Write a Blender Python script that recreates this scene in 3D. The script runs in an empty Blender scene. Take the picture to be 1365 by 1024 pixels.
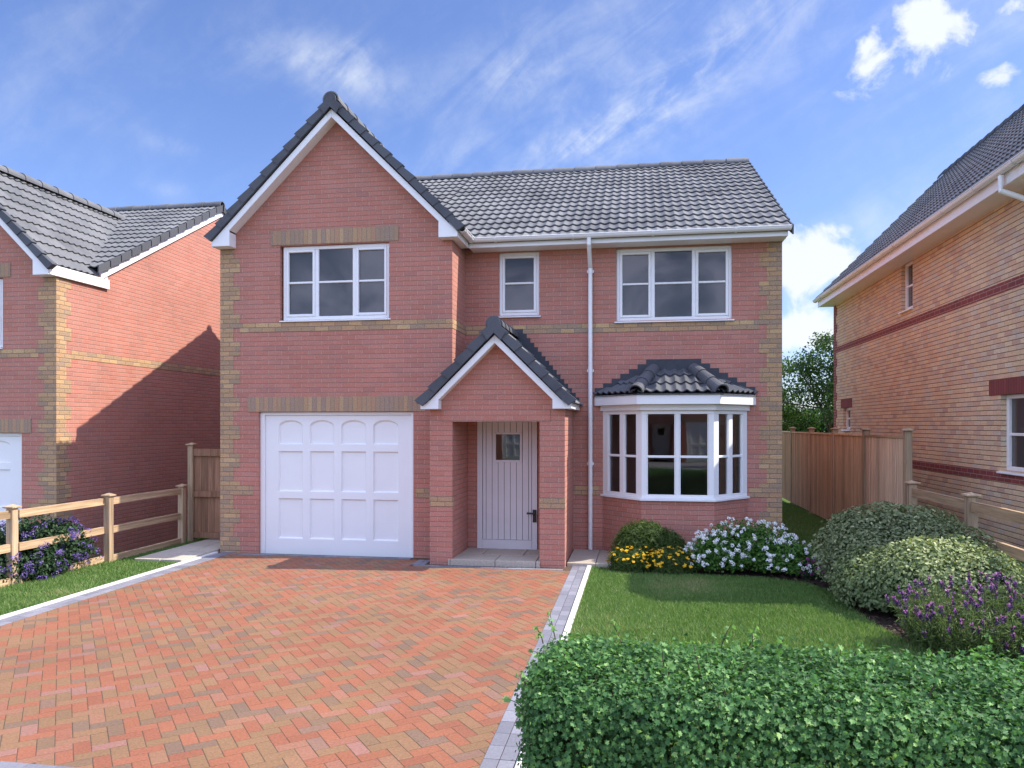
import bpy, math, random
import numpy as np
from mathutils import Vector, Matrix
from mathutils.geometry import tessellate_polygon
R = math.radians
random.seed(7)
rng = np.random.default_rng(7)
C = bpy.context.scene.collection
scene = bpy.context.scene

# ------------------------------------------------------------------ camera, light, exposure
CAM_H = 2.06
YAW = math.atan(167.5 / 1013.0)
cam_d = bpy.data.cameras.new("camera")
cam = bpy.data.objects.new("camera", cam_d)
C.objects.link(cam)
cam.location = (0, 0, CAM_H)
cam.rotation_euler = (R(90), 0, YAW)
cam_d.sensor_width = 36.0
cam_d.lens = 1013.0 / 1365.0 * 36.0
cam_d.shift_y = 55.0 / 1365.0
cam_d.clip_end = 3000
scene.camera = cam

scene.view_settings.view_transform = 'Standard'
scene.view_settings.look = 'None'
scene.view_settings.exposure = 0.62
scene.view_settings.gamma = 1.0
scene.view_settings.use_curve_mapping = False

SUN_VEC = Vector((1.0, 0.15, 1.13)).normalized()
SUN_EL = math.asin(SUN_VEC.z)
SUN_AZ = math.atan2(SUN_VEC.x, SUN_VEC.y)          # clockwise from +Y
sun_d = bpy.data.lights.new("sun", 'SUN')
sun_d.energy = 4.75
sun_d.angle = R(0.5)
sun_d.color = (1.0, 0.93, 0.82)
sun = bpy.data.objects.new("sun", sun_d)
C.objects.link(sun)
sun.rotation_euler = (-SUN_VEC).to_track_quat('-Z', 'Y').to_euler()
sun.location = (20, 5, 24)


# ------------------------------------------------------------------ node helpers
class NT:
    def __init__(self, tree):
        self.t = tree
        self.n = tree.nodes
        self.l = tree.links

    def add(self, kind, **kw):
        nd = self.n.new(kind)
        for k, v in kw.items():
            setattr(nd, k, v)
        return nd

    def put(self, sock, v):
        if hasattr(v, 'is_output') or isinstance(v, bpy.types.NodeSocket):
            self.l.new(v, sock)
        else:
            sock.default_value = v

    def m(self, op, a, b=None, c=None, clamp=False):
        nd = self.add('ShaderNodeMath', operation=op)
        nd.use_clamp = clamp
        self.put(nd.inputs[0], a)
        if b is not None:
            self.put(nd.inputs[1], b)
        if c is not None:
            self.put(nd.inputs[2], c)
        return nd.outputs[0]

    def vm(self, op, a, b=None):
        nd = self.add('ShaderNodeVectorMath', operation=op)
        self.put(nd.inputs[0], a)
        if b is not None:
            self.put(nd.inputs[1], b)
        return nd.outputs['Value'] if op in ('DOT_PRODUCT', 'LENGTH') else nd.outputs[0]

    def mix(self, fac, a, b, mode='MIX'):
        nd = self.add('ShaderNodeMix', data_type='RGBA', blend_type=mode)
        self.put(nd.inputs['Factor'], fac)
        self.put(nd.inputs[6], a)
        self.put(nd.inputs[7], b)
        return nd.outputs[2]

    def noise(self, vec, scale, detail=4.0, rough=0.5, dist=0.0, dim='3D'):
        nd = self.add('ShaderNodeTexNoise', noise_dimensions=dim)
        if vec is not None:
            self.put(nd.inputs['Vector'], vec)
        nd.inputs['Scale'].default_value = scale
        nd.inputs['Detail'].default_value = detail
        nd.inputs['Roughness'].default_value = rough
        nd.inputs['Distortion'].default_value = dist
        return nd.outputs['Fac']

    def ramp(self, fac, stops, interp='LINEAR'):
        nd = self.add('ShaderNodeValToRGB')
        cr = nd.color_ramp
        cr.interpolation = interp
        while len(cr.elements) < len(stops):
            cr.elements.new(0.5)
        for e, (p, col) in zip(cr.elements, stops):
            e.position = p
            e.color = (*col, 1) if len(col) == 3 else col
        self.put(nd.inputs[0], fac)
        return nd.outputs['Color']

    def smooth(self, v, a, b, lo=0.0, hi=1.0):
        nd = self.add('ShaderNodeMapRange', interpolation_type='SMOOTHSTEP')
        self.put(nd.inputs[0], v)
        for i, q in zip((1, 2, 3, 4), (a, b, lo, hi)):
            nd.inputs[i].default_value = q
        return nd.outputs[0]

    def bump(self, h, strength, dist):
        nd = self.add('ShaderNodeBump')
        nd.inputs['Strength'].default_value = strength
        nd.inputs['Distance'].default_value = dist
        self.put(nd.inputs['Height'], h)
        return nd.outputs[0]


def rgb(*c):
    return (c[0], c[1], c[2], 1.0)


def new_mat(name):
    mt = bpy.data.materials.new(name)
    mt.use_nodes = True
    nt = NT(mt.node_tree)
    p = mt.node_tree.nodes['Principled BSDF']
    return mt, nt, p


# ------------------------------------------------------------------ world
world = bpy.data.worlds.new("World")
scene.world = world
world.use_nodes = True
wn = NT(world.node_tree)
bg = world.node_tree.nodes['Background']
sky = wn.add('ShaderNodeTexSky', sky_type='NISHITA')
sky.sun_disc = False
sky.sun_elevation = SUN_EL
sky.sun_rotation = SUN_AZ
sky.altitude = 0
sky.air_density = 1.0
sky.dust_density = 0.6
sky.ozone_density = 2.5
tc = wn.add('ShaderNodeTexCoord')
dvec = wn.vm('NORMALIZE', tc.outputs['Generated'])


def px_dir(px, py):
    a, b = (px - 682.5) / 1013.0, (567.0 - py) / 1013.0
    s, c = math.sin(YAW), math.cos(YAW)
    return Vector((a * c - s, a * s + c, b)).normalized()


# each cloud is a patch of the sky dome: bearing, half sizes in radians, tilt, density
_c = px_dir(860, 120)
_r = Vector((_c.y, -_c.x, 0)).normalized()
_u = _r.cross(_c).normalized()
_e1 = _r * math.cos(R(33)) + _u * math.sin(R(33))
_e2 = -_r * math.sin(R(33)) + _u * math.cos(R(33))
_cv = wn.add('ShaderNodeCombineXYZ')
wn.put(_cv.inputs[0], wn.m('MULTIPLY', wn.vm('DOT_PRODUCT', dvec, tuple(_e1)), 2.2))
wn.put(_cv.inputs[1], wn.m('MULTIPLY', wn.vm('DOT_PRODUCT', dvec, tuple(_e2)), 9.0))
wn.put(_cv.inputs[2], wn.m('MULTIPLY', wn.vm('DOT_PRODUCT', dvec, tuple(_c)), 3.0))
n_s = wn.noise(_cv.outputs[0], 2.4, 9.0, 0.6, 0.7)
n_w = wn.noise(dvec, 9.0, 9.0, 0.62, 0.5)
n_f = wn.noise(dvec, 26.0, 9.0, 0.62, 0.3)
n_puff = wn.noise(dvec, 20.0, 10.0, 0.6, 0.25)


def cloud_mask(px, py, sx, sy, tilt):
    c = px_dir(px, py)
    r = Vector((c.y, -c.x, 0)).normalized()
    u = r.cross(c).normalized()
    ca, sa = math.cos(R(tilt)), math.sin(R(tilt))
    e1, e2 = (r * ca + u * sa) / sx, (-r * sa + u * ca) / sy
    a = wn.vm('DOT_PRODUCT', dvec, tuple(e1))
    b = wn.vm('DOT_PRODUCT', dvec, tuple(e2))
    d2 = wn.m('ADD', wn.m('MULTIPLY', a, a), wn.m('MULTIPLY', b, b))
    ctr2 = 0.0
    front = wn.m('GREATER_THAN', wn.vm('DOT_PRODUCT', dvec, tuple(c)), 0.3)
    return wn.m('MULTIPLY', wn.m('EXPONENT', wn.m('MULTIPLY', d2, -1.0)), front)


dens = None
WISPS = [(440, 88, .070, .026, -8, 1.0), (495, 118, .05, .018, -18, .45), (850, 150, .16, .040, 30, 1.0), (915, 100, .09, .020, 34, .9), (765, 188, .05, .014, 14, .8),
         (700, 97, .06, .02, 5, .5), (990, 30, .22, .07, 26, .55), (240, 197, .035, .010, -8, .5), (215, 250, .025, .010, -5, .4), (480, 62, .03, .012, 0, .5),
         (60, 60, .16, .1, 55, .26), (330, 30, .1, .05, 60, .2), (620, 215, .14, .07, 30, .40), (1150, 320, .16, .04, 18, .6), (1300, 30, .12, .12, 30, .5), (760, 40, .2, .06, 24, .35)]
PUFFS = [(1152, 90, .031, .028, 10, 1.15), (1160, 60, .016, .014, 0, .7), (1240, 15, .032, .026, 10, 1.2), (1258, 60, .036, .028, -10, 1.2), (1336, 104, .017, .015, 0, 1.0),
         (1065, 335, .055, .030, 0, 1.3), (1060, 372, .030, .020, 0, .8), (1110, 350, .030, .018, 0, .9), (1062, 440, .085, .028, 0, 1.3), (1362, 4, .02, .012, 0, .6)]
for (x, y, sx, sy, t, k) in WISPS:
    f = wn.m('MULTIPLY', cloud_mask(x, y, sx, sy, t), k)
    dens = f if dens is None else wn.m('ADD', dens, f)
n_mix = wn.m('ADD', wn.m('MULTIPLY', n_s, .40), wn.m('ADD', wn.m('MULTIPLY', n_w, .35), wn.m('MULTIPLY', n_f, .25)))
wisp = wn.m('MULTIPLY', dens, wn.smooth(n_mix, .38, .72))
wisp = wn.m('ADD', wisp, wn.m('MULTIPLY', wn.smooth(n_mix, .46, .72), .10))
dens = None
for (x, y, sx, sy, t, k) in PUFFS:
    f = wn.m('MULTIPLY', cloud_mask(x, y, sx, sy, t), k)
    dens = f if dens is None else wn.m('ADD', dens, f)
puff = wn.smooth(wn.m('ADD', dens, wn.m('MULTIPLY', wn.m('SUBTRACT', n_puff, .5), 3.6)), .30, 1.15)
puff = wn.m('MULTIPLY', puff, wn.smooth(dens, .10, .45))
cover = wn.m('MAXIMUM', wn.m('MULTIPLY', wisp, .60), wn.m('MULTIPLY', puff, .92), clamp=True)
sky_col = wn.mix(1.0, sky.outputs[0], rgb(.79, .83, 1.09), 'MULTIPLY')
col = wn.mix(cover, sky_col, rgb(5.0, 5.25, 5.5))
# bright bluish cloud fill added behind and beside the viewer to lift shaded walls
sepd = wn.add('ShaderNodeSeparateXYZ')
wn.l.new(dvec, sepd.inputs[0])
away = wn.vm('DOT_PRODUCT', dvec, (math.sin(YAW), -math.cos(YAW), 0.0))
fill_bank = wn.smooth(away, -.42, .05)
fill_bank = wn.m('MULTIPLY', fill_bank, wn.smooth(sepd.outputs[2], .03, .14))
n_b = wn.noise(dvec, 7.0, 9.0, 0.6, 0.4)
fill_bank = wn.m('MULTIPLY', fill_bank, wn.smooth(n_b, .36, .60))
col = wn.mix(fill_bank, col, rgb(8.6, 9.8, 14.6))
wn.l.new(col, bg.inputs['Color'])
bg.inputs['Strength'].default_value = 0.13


# ------------------------------------------------------------------ materials
def uv_of(nt):
    u = nt.add('ShaderNodeUVMap')
    sp = nt.add('ShaderNodeSeparateXYZ')
    nt.l.new(u.outputs[0], sp.inputs[0])
    return u.outputs[0], sp.outputs[0], sp.outputs[1]


def brick_mat(name, stops, mortar, soldier=False, jw=0.0048, mott=0.22, bump=0.6, vj=None, off=0.03):
    mt, nt, p = new_mat(name)
    uv, u, v = uv_of(nt)
    if soldier:
        row = 0.0
        q = nt.m('DIVIDE', u, 0.075)
        colm = nt.m('FLOOR', q)
        fu = nt.m('MULTIPLY', nt.m('FRACT', q), 0.075)
        d = nt.m('MINIMUM', fu, nt.m('SUBTRACT', 0.075, fu))
        rowv = 3.0
        dh = d
    else:
        q = nt.m('DIVIDE', nt.m('SUBTRACT', v, off), 0.075)
        rowv = nt.m('FLOOR', q)
        fv = nt.m('MULTIPLY', nt.m('FRACT', q), 0.075)
        u2 = nt.m('ADD', nt.m('DIVIDE', u, 0.225), nt.m('MULTIPLY', nt.m('MODULO', nt.m('ABSOLUTE', rowv), 2.0), 0.5))
        colm = nt.m('FLOOR', u2)
        fu = nt.m('MULTIPLY', nt.m('FRACT', u2), 0.225)
        du = nt.m('MINIMUM', fu, nt.m('SUBTRACT', 0.225, fu))
        dh = nt.m('MINIMUM', fv, nt.m('SUBTRACT', 0.075, fv))
        d = nt.m('MINIMUM', du, dh)
    cv = nt.add('ShaderNodeCombineXYZ')
    nt.put(cv.inputs[0], colm)
    nt.put(cv.inputs[1], rowv)
    wh = nt.add('ShaderNodeTexWhiteNoise', noise_dimensions='2D')
    nt.l.new(cv.outputs[0], wh.inputs['Vector'])
    mask = nt.smooth(d, jw - 0.0016, jw + 0.0016)
    base = nt.ramp(wh.outputs['Value'], stops)
    nz = nt.noise(uv, 55.0, 5.0, 0.65)
    nb = nt.noise(uv, 1.1, 4.0, 0.6)
    base = nt.mix(1.0, base, nt.ramp(nz, [(0.25, (1 - mott,) * 3), (0.75, (1 + mott,) * 3)]), 'MULTIPLY')
    base = nt.mix(1.0, base, nt.ramp(nb, [(0.3, (.9, .9, .9)), (0.7, (1.07, 1.06, 1.05))]), 'MULTIPLY')
    vj = mortar if vj is None else vj
    mcol = rgb(*mortar) if soldier else nt.mix(nt.smooth(dh, jw - .0016, jw + .0016), rgb(*mortar), rgb(*vj))  # a darker bed joint colour stands in for shade in the raked joint
    mort = nt.mix(1.0, mcol, nt.ramp(nz, [(0.2, (.75,) * 3), (0.8, (1.2,) * 3)]), 'MULTIPLY')
    nt.l.new(nt.mix(mask, mort, base), p.inputs['Base Color'])
    p.inputs['Roughness'].default_value = 0.88
    p.inputs['Specular IOR Level'].default_value = 0.25
    h = nt.m('ADD', nt.smooth(d, jw - 0.003, jw + 0.004), nt.m('MULTIPLY', nz, 0.45))
    nt.l.new(nt.bump(h, bump, 0.008), p.inputs['Normal'])
    return mt


RED = brick_mat("red_brick", [(0, (0.456, 0.190, 0.140)), (.35, (0.495, 0.206, 0.154)), (.7, (0.485, 0.221, 0.169)), (.92, (0.456, 0.206, 0.159)), (1, (0.417, 0.190, 0.150))], (0.291, 0.180, 0.140), vj=(0.514, 0.319, 0.241), mott=.26)
BUFF = brick_mat("buff_brick", [(0, (0.480, 0.307, 0.161)), (.3, (0.409, 0.269, 0.154)), (.5, (0.347, 0.247, 0.166)), (.7, (0.471, 0.281, 0.154)), (1, (0.531, 0.355, 0.185))], (0.224, 0.173, 0.137), vj=(0.266, 0.204, 0.166), mott=.42)
SOLD = brick_mat("soldier_brick", [(0, (0.445, 0.284, 0.161)), (.3, (0.374, 0.253, 0.161)), (.55, (0.334, 0.242, 0.184)), (.75, (0.415, 0.247, 0.154)), (1, (0.465, 0.316, 0.184))], (0.293, 0.221, 0.172), soldier=True, mott=.35, jw=.003)
MULTI = brick_mat("multi_brick", [(0, (0.668, 0.481, 0.293)), (.25, (0.712, 0.547, 0.351)), (.45, (0.626, 0.414, 0.273)), (.62, (0.689, 0.514, 0.332)), (.75, (0.593, 0.514, 0.400)), (.88, (0.538, 0.358, 0.264)), (1, (0.668, 0.570, 0.410))], (0.174, 0.123, 0.084), vj=(0.538, 0.402, 0.273), mott=.34, bump=.9)
DKRED = brick_mat("dark_red_brick", [(0, (.21, .058, .052)), (.5, (.25, .07, .062)), (1, (.19, .06, .06))], (.40, .27, .23), mott=.2, jw=.005)
DKSOLD = brick_mat("dark_red_soldier", [(0, (.21, .058, .052)), (.5, (.25, .07, .062)), (1, (.19, .06, .06))], (.10, .045, .04), soldier=True, jw=.005)


def plain(name, c, rough=0.5, spec=0.5, nscale=9.0, amt=0.06, bump=0.0, metal=0.0):
    mt, nt, p = new_mat(name)
    g = nt.add('ShaderNodeNewGeometry')
    nz = nt.noise(g.outputs['Position'], nscale, 5.0, 0.6)
    nt.l.new(nt.mix(1.0, rgb(*c), nt.ramp(nz, [(0.25, (1 - amt,) * 3), (0.75, (1 + amt,) * 3)]), 'MULTIPLY'), p.inputs['Base Color'])
    p.inputs['Roughness'].default_value = rough
    p.inputs['Specular IOR Level'].default_value = spec
    p.inputs['Metallic'].default_value = metal
    if bump:
        nt.l.new(nt.bump(nt.noise(g.outputs['Position'], nscale * 9, 4, .6), bump, 0.004), p.inputs['Normal'])
    return mt


WHITE = plain("white_upvc", (.84, .84, .83), .32, .5, 4.0, .025)
DOORW = plain("white_garage_steel", (.84, .84, .83), .42, .5, 3.0, .02)
DOORG = plain("pale_grey_door_paint", (.74, .71, .71), .45, .5, 3.0, .03)
LEAD = plain("lead_flashing", (.045, .05, .06), .6, .4, 14.0, .2)
BLACK = plain("black_iron", (.012, .012, .013), .35, .5)
GROOVE = plain("dark_groove", (.10, .095, .10), .8, .2)
ROOMW = plain("room_wall", (.46, .36, .30), .9, .2, 2.0, .1)


def tile_mat(name, c0, c1, c2):
    mt, nt, p = new_mat(name)
    at = nt.add('ShaderNodeAttribute', attribute_name='tint')
    g = nt.add('ShaderNodeNewGeometry')
    n1 = nt.noise(g.outputs['Position'], 0.9, 5, .65)
    n2 = nt.noise(g.outputs['Position'], 45.0, 4, .6)
    base = nt.ramp(at.outputs['Fac'], [(0, c0), (.55, c1), (1, c2)])
    base = nt.mix(1.0, base, nt.ramp(n1, [(.32, (.68, .68, .70)), (.48, (.98, .98, .98)), (.75, (1.1, 1.1, 1.1))]), 'MULTIPLY')
    base = nt.mix(1.0, base, nt.ramp(n2, [(.25, (.86,) * 3), (.75, (1.12,) * 3)]), 'MULTIPLY')
    nt.l.new(base, p.inputs['Base Color'])
    p.inputs['Roughness'].default_value = .72
    p.inputs['Specular IOR Level'].default_value = .4
    nt.l.new(nt.bump(n2, .25, .004), p.inputs['Normal'])
    return mt


TILE = tile_mat("slate_grey_tile", (0.132, 0.135, 0.139), (0.156, 0.158, 0.163), (0.180, 0.182, 0.183))
VERGE = tile_mat("dark_verge_tile", (.078, .083, .094), (.088, .093, .104), (.098, .103, .114))


def pane_mat(name, see, tint, refl, ior):
    mt, nt, p = new_mat(name)
    out = nt.n['Material Output']
    fr = nt.add('ShaderNodeFresnel')
    fr.inputs['IOR'].default_value = ior
    gl = nt.add('ShaderNodeBsdfGlossy')
    gl.inputs['Roughness'].default_value = 0.015
    gl.inputs['Color'].default_value = rgb(*refl)
    geo = nt.add('ShaderNodeNewGeometry')
    nt.l.new(nt.bump(nt.noise(geo.outputs['Position'], 1.6, 2, .5), .012, .05), gl.inputs['Normal'])
    mx = nt.add('ShaderNodeMixShader')
    nt.l.new(fr.outputs[0], mx.inputs[0])
    if see:
        a = nt.add('ShaderNodeBsdfTransparent')
        a.inputs['Color'].default_value = rgb(*tint)
        nt.l.new(a.outputs[0], mx.inputs[1])
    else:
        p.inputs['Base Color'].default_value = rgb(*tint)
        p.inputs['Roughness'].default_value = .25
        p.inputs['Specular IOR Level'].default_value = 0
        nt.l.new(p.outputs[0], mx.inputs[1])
    nt.l.new(gl.outputs[0], mx.inputs[2])
    nt.l.new(mx.outputs[0], out.inputs[0])
    return mt


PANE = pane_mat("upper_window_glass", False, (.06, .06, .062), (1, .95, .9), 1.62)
CLEAR = pane_mat("clear_window_glass", True, (.80, .81, .81), (.95, .97, 1), 2.0)


def wood_mat(name, c0, c1, vertical, scale=1.0):
    mt, nt, p = new_mat(name)
    uv, u, v = uv_of(nt)
    at = nt.add('ShaderNodeAttribute', attribute_name='tint')
    cv = nt.add('ShaderNodeCombineXYZ')
    nt.put(cv.inputs[0], nt.m('MULTIPLY', u, 60.0 if vertical else 2.2))
    nt.put(cv.inputs[1], nt.m('MULTIPLY', v, 2.2 if vertical else 60.0))
    nt.put(cv.inputs[2], nt.m('MULTIPLY', at.outputs['Fac'], 40.0))
    n1 = nt.noise(cv.outputs[0], 1.0 * scale, 6, .6, .6)
    n2 = nt.noise(cv.outputs[0], .18, 3, .5, 1.0)
    base = nt.mix(nt.smooth(n1, .3, .7), rgb(*c0), rgb(*c1))
    base = nt.mix(1.0, base, nt.ramp(n2, [(.3, (.72, .7, .68)), (.6, (1.08, 1.06, 1.04))]), 'MULTIPLY')
    base = nt.mix(1.0, base, nt.ramp(at.outputs['Fac'], [(0, (.80, .78, .76)), (1, (1.14, 1.12, 1.1))]), 'MULTIPLY')
    nt.l.new(base, p.inputs['Base Color'])
    p.inputs['Roughness'].default_value = .8
    p.inputs['Specular IOR Level'].default_value = .2
    nt.l.new(nt.bump(n1, .35, .004), p.inputs['Normal'])
    return mt


WOODV = wood_mat("weathered_post_wood", (0.360, 0.264, 0.174), (0.552, 0.420, 0.276), True)
WOODH = wood_mat("weathered_rail_wood", (0.370, 0.258, 0.157), (0.582, 0.426, 0.263), False)
BOARD = wood_mat("brown_fence_board", (0.568, 0.397, 0.245), (0.778, 0.595, 0.381), True)
GATEW = wood_mat("dark_gate_board", (.25, .135, .08), (.37, .215, .135), True)
BOARDL = wood_mat("lit_fence_board", (0.636, 0.483, 0.331), (0.840, 0.661, 0.471), True)  # paler copy of the board, extra light on the near panel put into colour


def attr_mat(name, stops, rough=.8, mott=.2, nscale=60., bump=.4, interp='LINEAR', spec=.3):
    mt, nt, p = new_mat(name)
    at = nt.add('ShaderNodeAttribute', attribute_name='tint')
    g = nt.add('ShaderNodeNewGeometry')
    n2 = nt.noise(g.outputs['Position'], nscale, 5, .65)
    n1 = nt.noise(g.outputs['Position'], .7, 4, .6)
    base = nt.ramp(at.outputs['Fac'], stops, interp)
    base = nt.mix(1.0, base, nt.ramp(n2, [(.25, (1 - mott,) * 3), (.75, (1 + mott,) * 3)]), 'MULTIPLY')
    base = nt.mix(1.0, base, nt.ramp(n1, [(.3, (.86, .86, .87)), (.7, (1.08, 1.07, 1.05))]), 'MULTIPLY')
    nt.l.new(base, p.inputs['Base Color'])
    p.inputs['Roughness'].default_value = rough
    p.inputs['Specular IOR Level'].default_value = spec
    nt.l.new(nt.bump(n2, bump, .004), p.inputs['Normal'])
    return mt


PAVER = attr_mat("block_paver", [(0, (0.271, 0.104, 0.057)), (.2, (0.297, 0.116, 0.066)), (.36, (0.250, 0.094, 0.054)), (.44, (0.285, 0.130, 0.085)), (.50, (0.254, 0.140, 0.077)),
                                 (.80, (0.223, 0.130, 0.068)), (.86, (0.175, 0.113, 0.077)), (.95, (0.188, 0.121, 0.081)), (1, (0.290, 0.144, 0.113))], mott=.32)
GREYB = attr_mat("grey_block", [(0, (.17, .17, .20)), (1, (.25, .25, .285))], mott=.18)
KERB = attr_mat("pale_concrete_kerb", [(0, (.62, .61, .58)), (1, (.70, .69, .66))], mott=.1)
SLAB = attr_mat("riven_buff_slab", [(0, (.42, .37, .30)), (1, (.50, .45, .37))], mott=.22, nscale=40.)
JOINT = plain("jointing_sand", (.10, .075, .055), .95, .1, 30., .3)
SOIL = attr_mat("bark_mulch", [(0, (.022, .014, .010)), (.6, (.05, .03, .02)), (1, (.10, .065, .045))], mott=.4)
TARMAC = plain("tarmac", (.05, .05, .052), .9, .3, 40., .25, .5)
PAVING = plain("pavement_concrete", (.26, .25, .24), .9, .3, 20., .15, .3)


def ground_mat():
    mt, nt, p = new_mat("turf")
    g = nt.add('ShaderNodeNewGeometry')
    n1 = nt.noise(g.outputs['Position'], .9, 5, .65)
    n2 = nt.noise(g.outputs['Position'], 38., 5, .7)
    base = nt.ramp(n1, [(.3, (.07, .12, .026)), (.55, (.10, .16, .036)), (.75, (.14, .18, .055))])
    base = nt.mix(1.0, base, nt.ramp(n2, [(.25, (.55,) * 3), (.75, (1.3,) * 3)]), 'MULTIPLY')
    nt.l.new(base, p.inputs['Base Color'])
    p.inputs['Roughness'].default_value = .95
    p.inputs['Specular IOR Level'].default_value = .15
    nt.l.new(nt.bump(n2, .8, .02), p.inputs['Normal'])
    return mt


TURF = ground_mat()


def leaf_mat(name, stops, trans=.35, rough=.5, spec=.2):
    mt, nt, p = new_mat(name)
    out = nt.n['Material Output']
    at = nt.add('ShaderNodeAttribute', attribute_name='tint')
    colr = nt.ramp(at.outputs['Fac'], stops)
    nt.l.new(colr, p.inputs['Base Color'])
    p.inputs['Roughness'].default_value = rough
    p.inputs['Specular IOR Level'].default_value = spec
    tr = nt.add('ShaderNodeBsdfTranslucent')
    nt.l.new(nt.mix(1.0, colr, rgb(1.25, 1.35, .7), 'MULTIPLY'), tr.inputs[0])
    mx = nt.add('ShaderNodeMixShader')
    mx.inputs[0].default_value = trans
    nt.l.new(p.outputs[0], mx.inputs[1])
    nt.l.new(tr.outputs[0], mx.inputs[2])
    nt.l.new(mx.outputs[0], out.inputs[0])
    return mt


HEDGE = leaf_mat("hedge_leaf", [(0, (0.045, 0.109, 0.037)), (.42, (0.090, 0.208, 0.067)), (.78, (0.162, 0.328, 0.103)), (1, (0.358, 0.546, 0.187))])
GREYLEAF = leaf_mat("grey_green_leaf", [(0, (.125, .16, .075)), (.6, (.22, .26, .125)), (.85, (.35, .37, .19)), (1, (.58, .56, .33))], .2)
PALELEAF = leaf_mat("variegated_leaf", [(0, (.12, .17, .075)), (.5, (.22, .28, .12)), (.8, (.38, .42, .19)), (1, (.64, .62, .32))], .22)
DARKLEAF = leaf_mat("dark_leaf", [(0, (.018, .045, .018)), (.6, (.035, .075, .028)), (1, (.07, .12, .045))], .25)
FINELEAF = leaf_mat("fine_green_leaf", [(0, (.05, .085, .022)), (.6, (.095, .145, .035)), (1, (.16, .21, .06))], .25)
FRESHLEAF = leaf_mat("fresh_green_leaf", [(0, (.05, .13, .02)), (.6, (.09, .20, .035)), (1, (.16, .28, .065))], .3)
LAVLEAF = leaf_mat("lavender_leaf", [(0, (.085, .14, .045)), (.6, (.15, .22, .075)), (1, (.24, .31, .12))], .3)
TREELEAF = leaf_mat("tree_leaf", [(0, (.028, .06, .014)), (.6, (.055, .11, .025)), (1, (.11, .17, .04))], .4)
GRASSM = leaf_mat("grass_blade", [(0, (0.086, 0.165, 0.039)), (.45, (0.149, 0.259, 0.070)), (.8, (0.218, 0.319, 0.105)), (1, (0.414, 0.363, 0.210))], .35, .6, .2)
YELLOW = leaf_mat("yellow_petal", [(0, (.72, .40, .015)), (1, (.85, .55, .03))], .2)
WHITEP = leaf_mat("white_petal", [(0, (.80, .80, .84)), (1, (.92, .92, .94))], .15)
WHITEP.node_tree.nodes['Principled BSDF'].inputs['Roughness'].default_value = .8
PURPLE = leaf_mat("violet_petal", [(0, (.09, .055, .24)), (.6, (.17, .11, .38)), (1, (.30, .21, .54))], .25)
MAUVE = leaf_mat("mauve_petal", [(0, (.40, .12, .42)), (1, (.66, .32, .66))], .25)
DKPURP = leaf_mat("dark_purple_head", [(0, (.05, .02, .09)), (1, (.12, .05, .17))], .1)
MAGENTA = leaf_mat("magenta_petal", [(0, (.36, .05, .28)), (1, (.50, .10, .38))], .2)
BARK = plain("bark", (.10, .075, .055), .9, .2, 12., .35, .6)
STEM = plain("green_stem", (.07, .09, .035), .8, .2, 20., .2)


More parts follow.
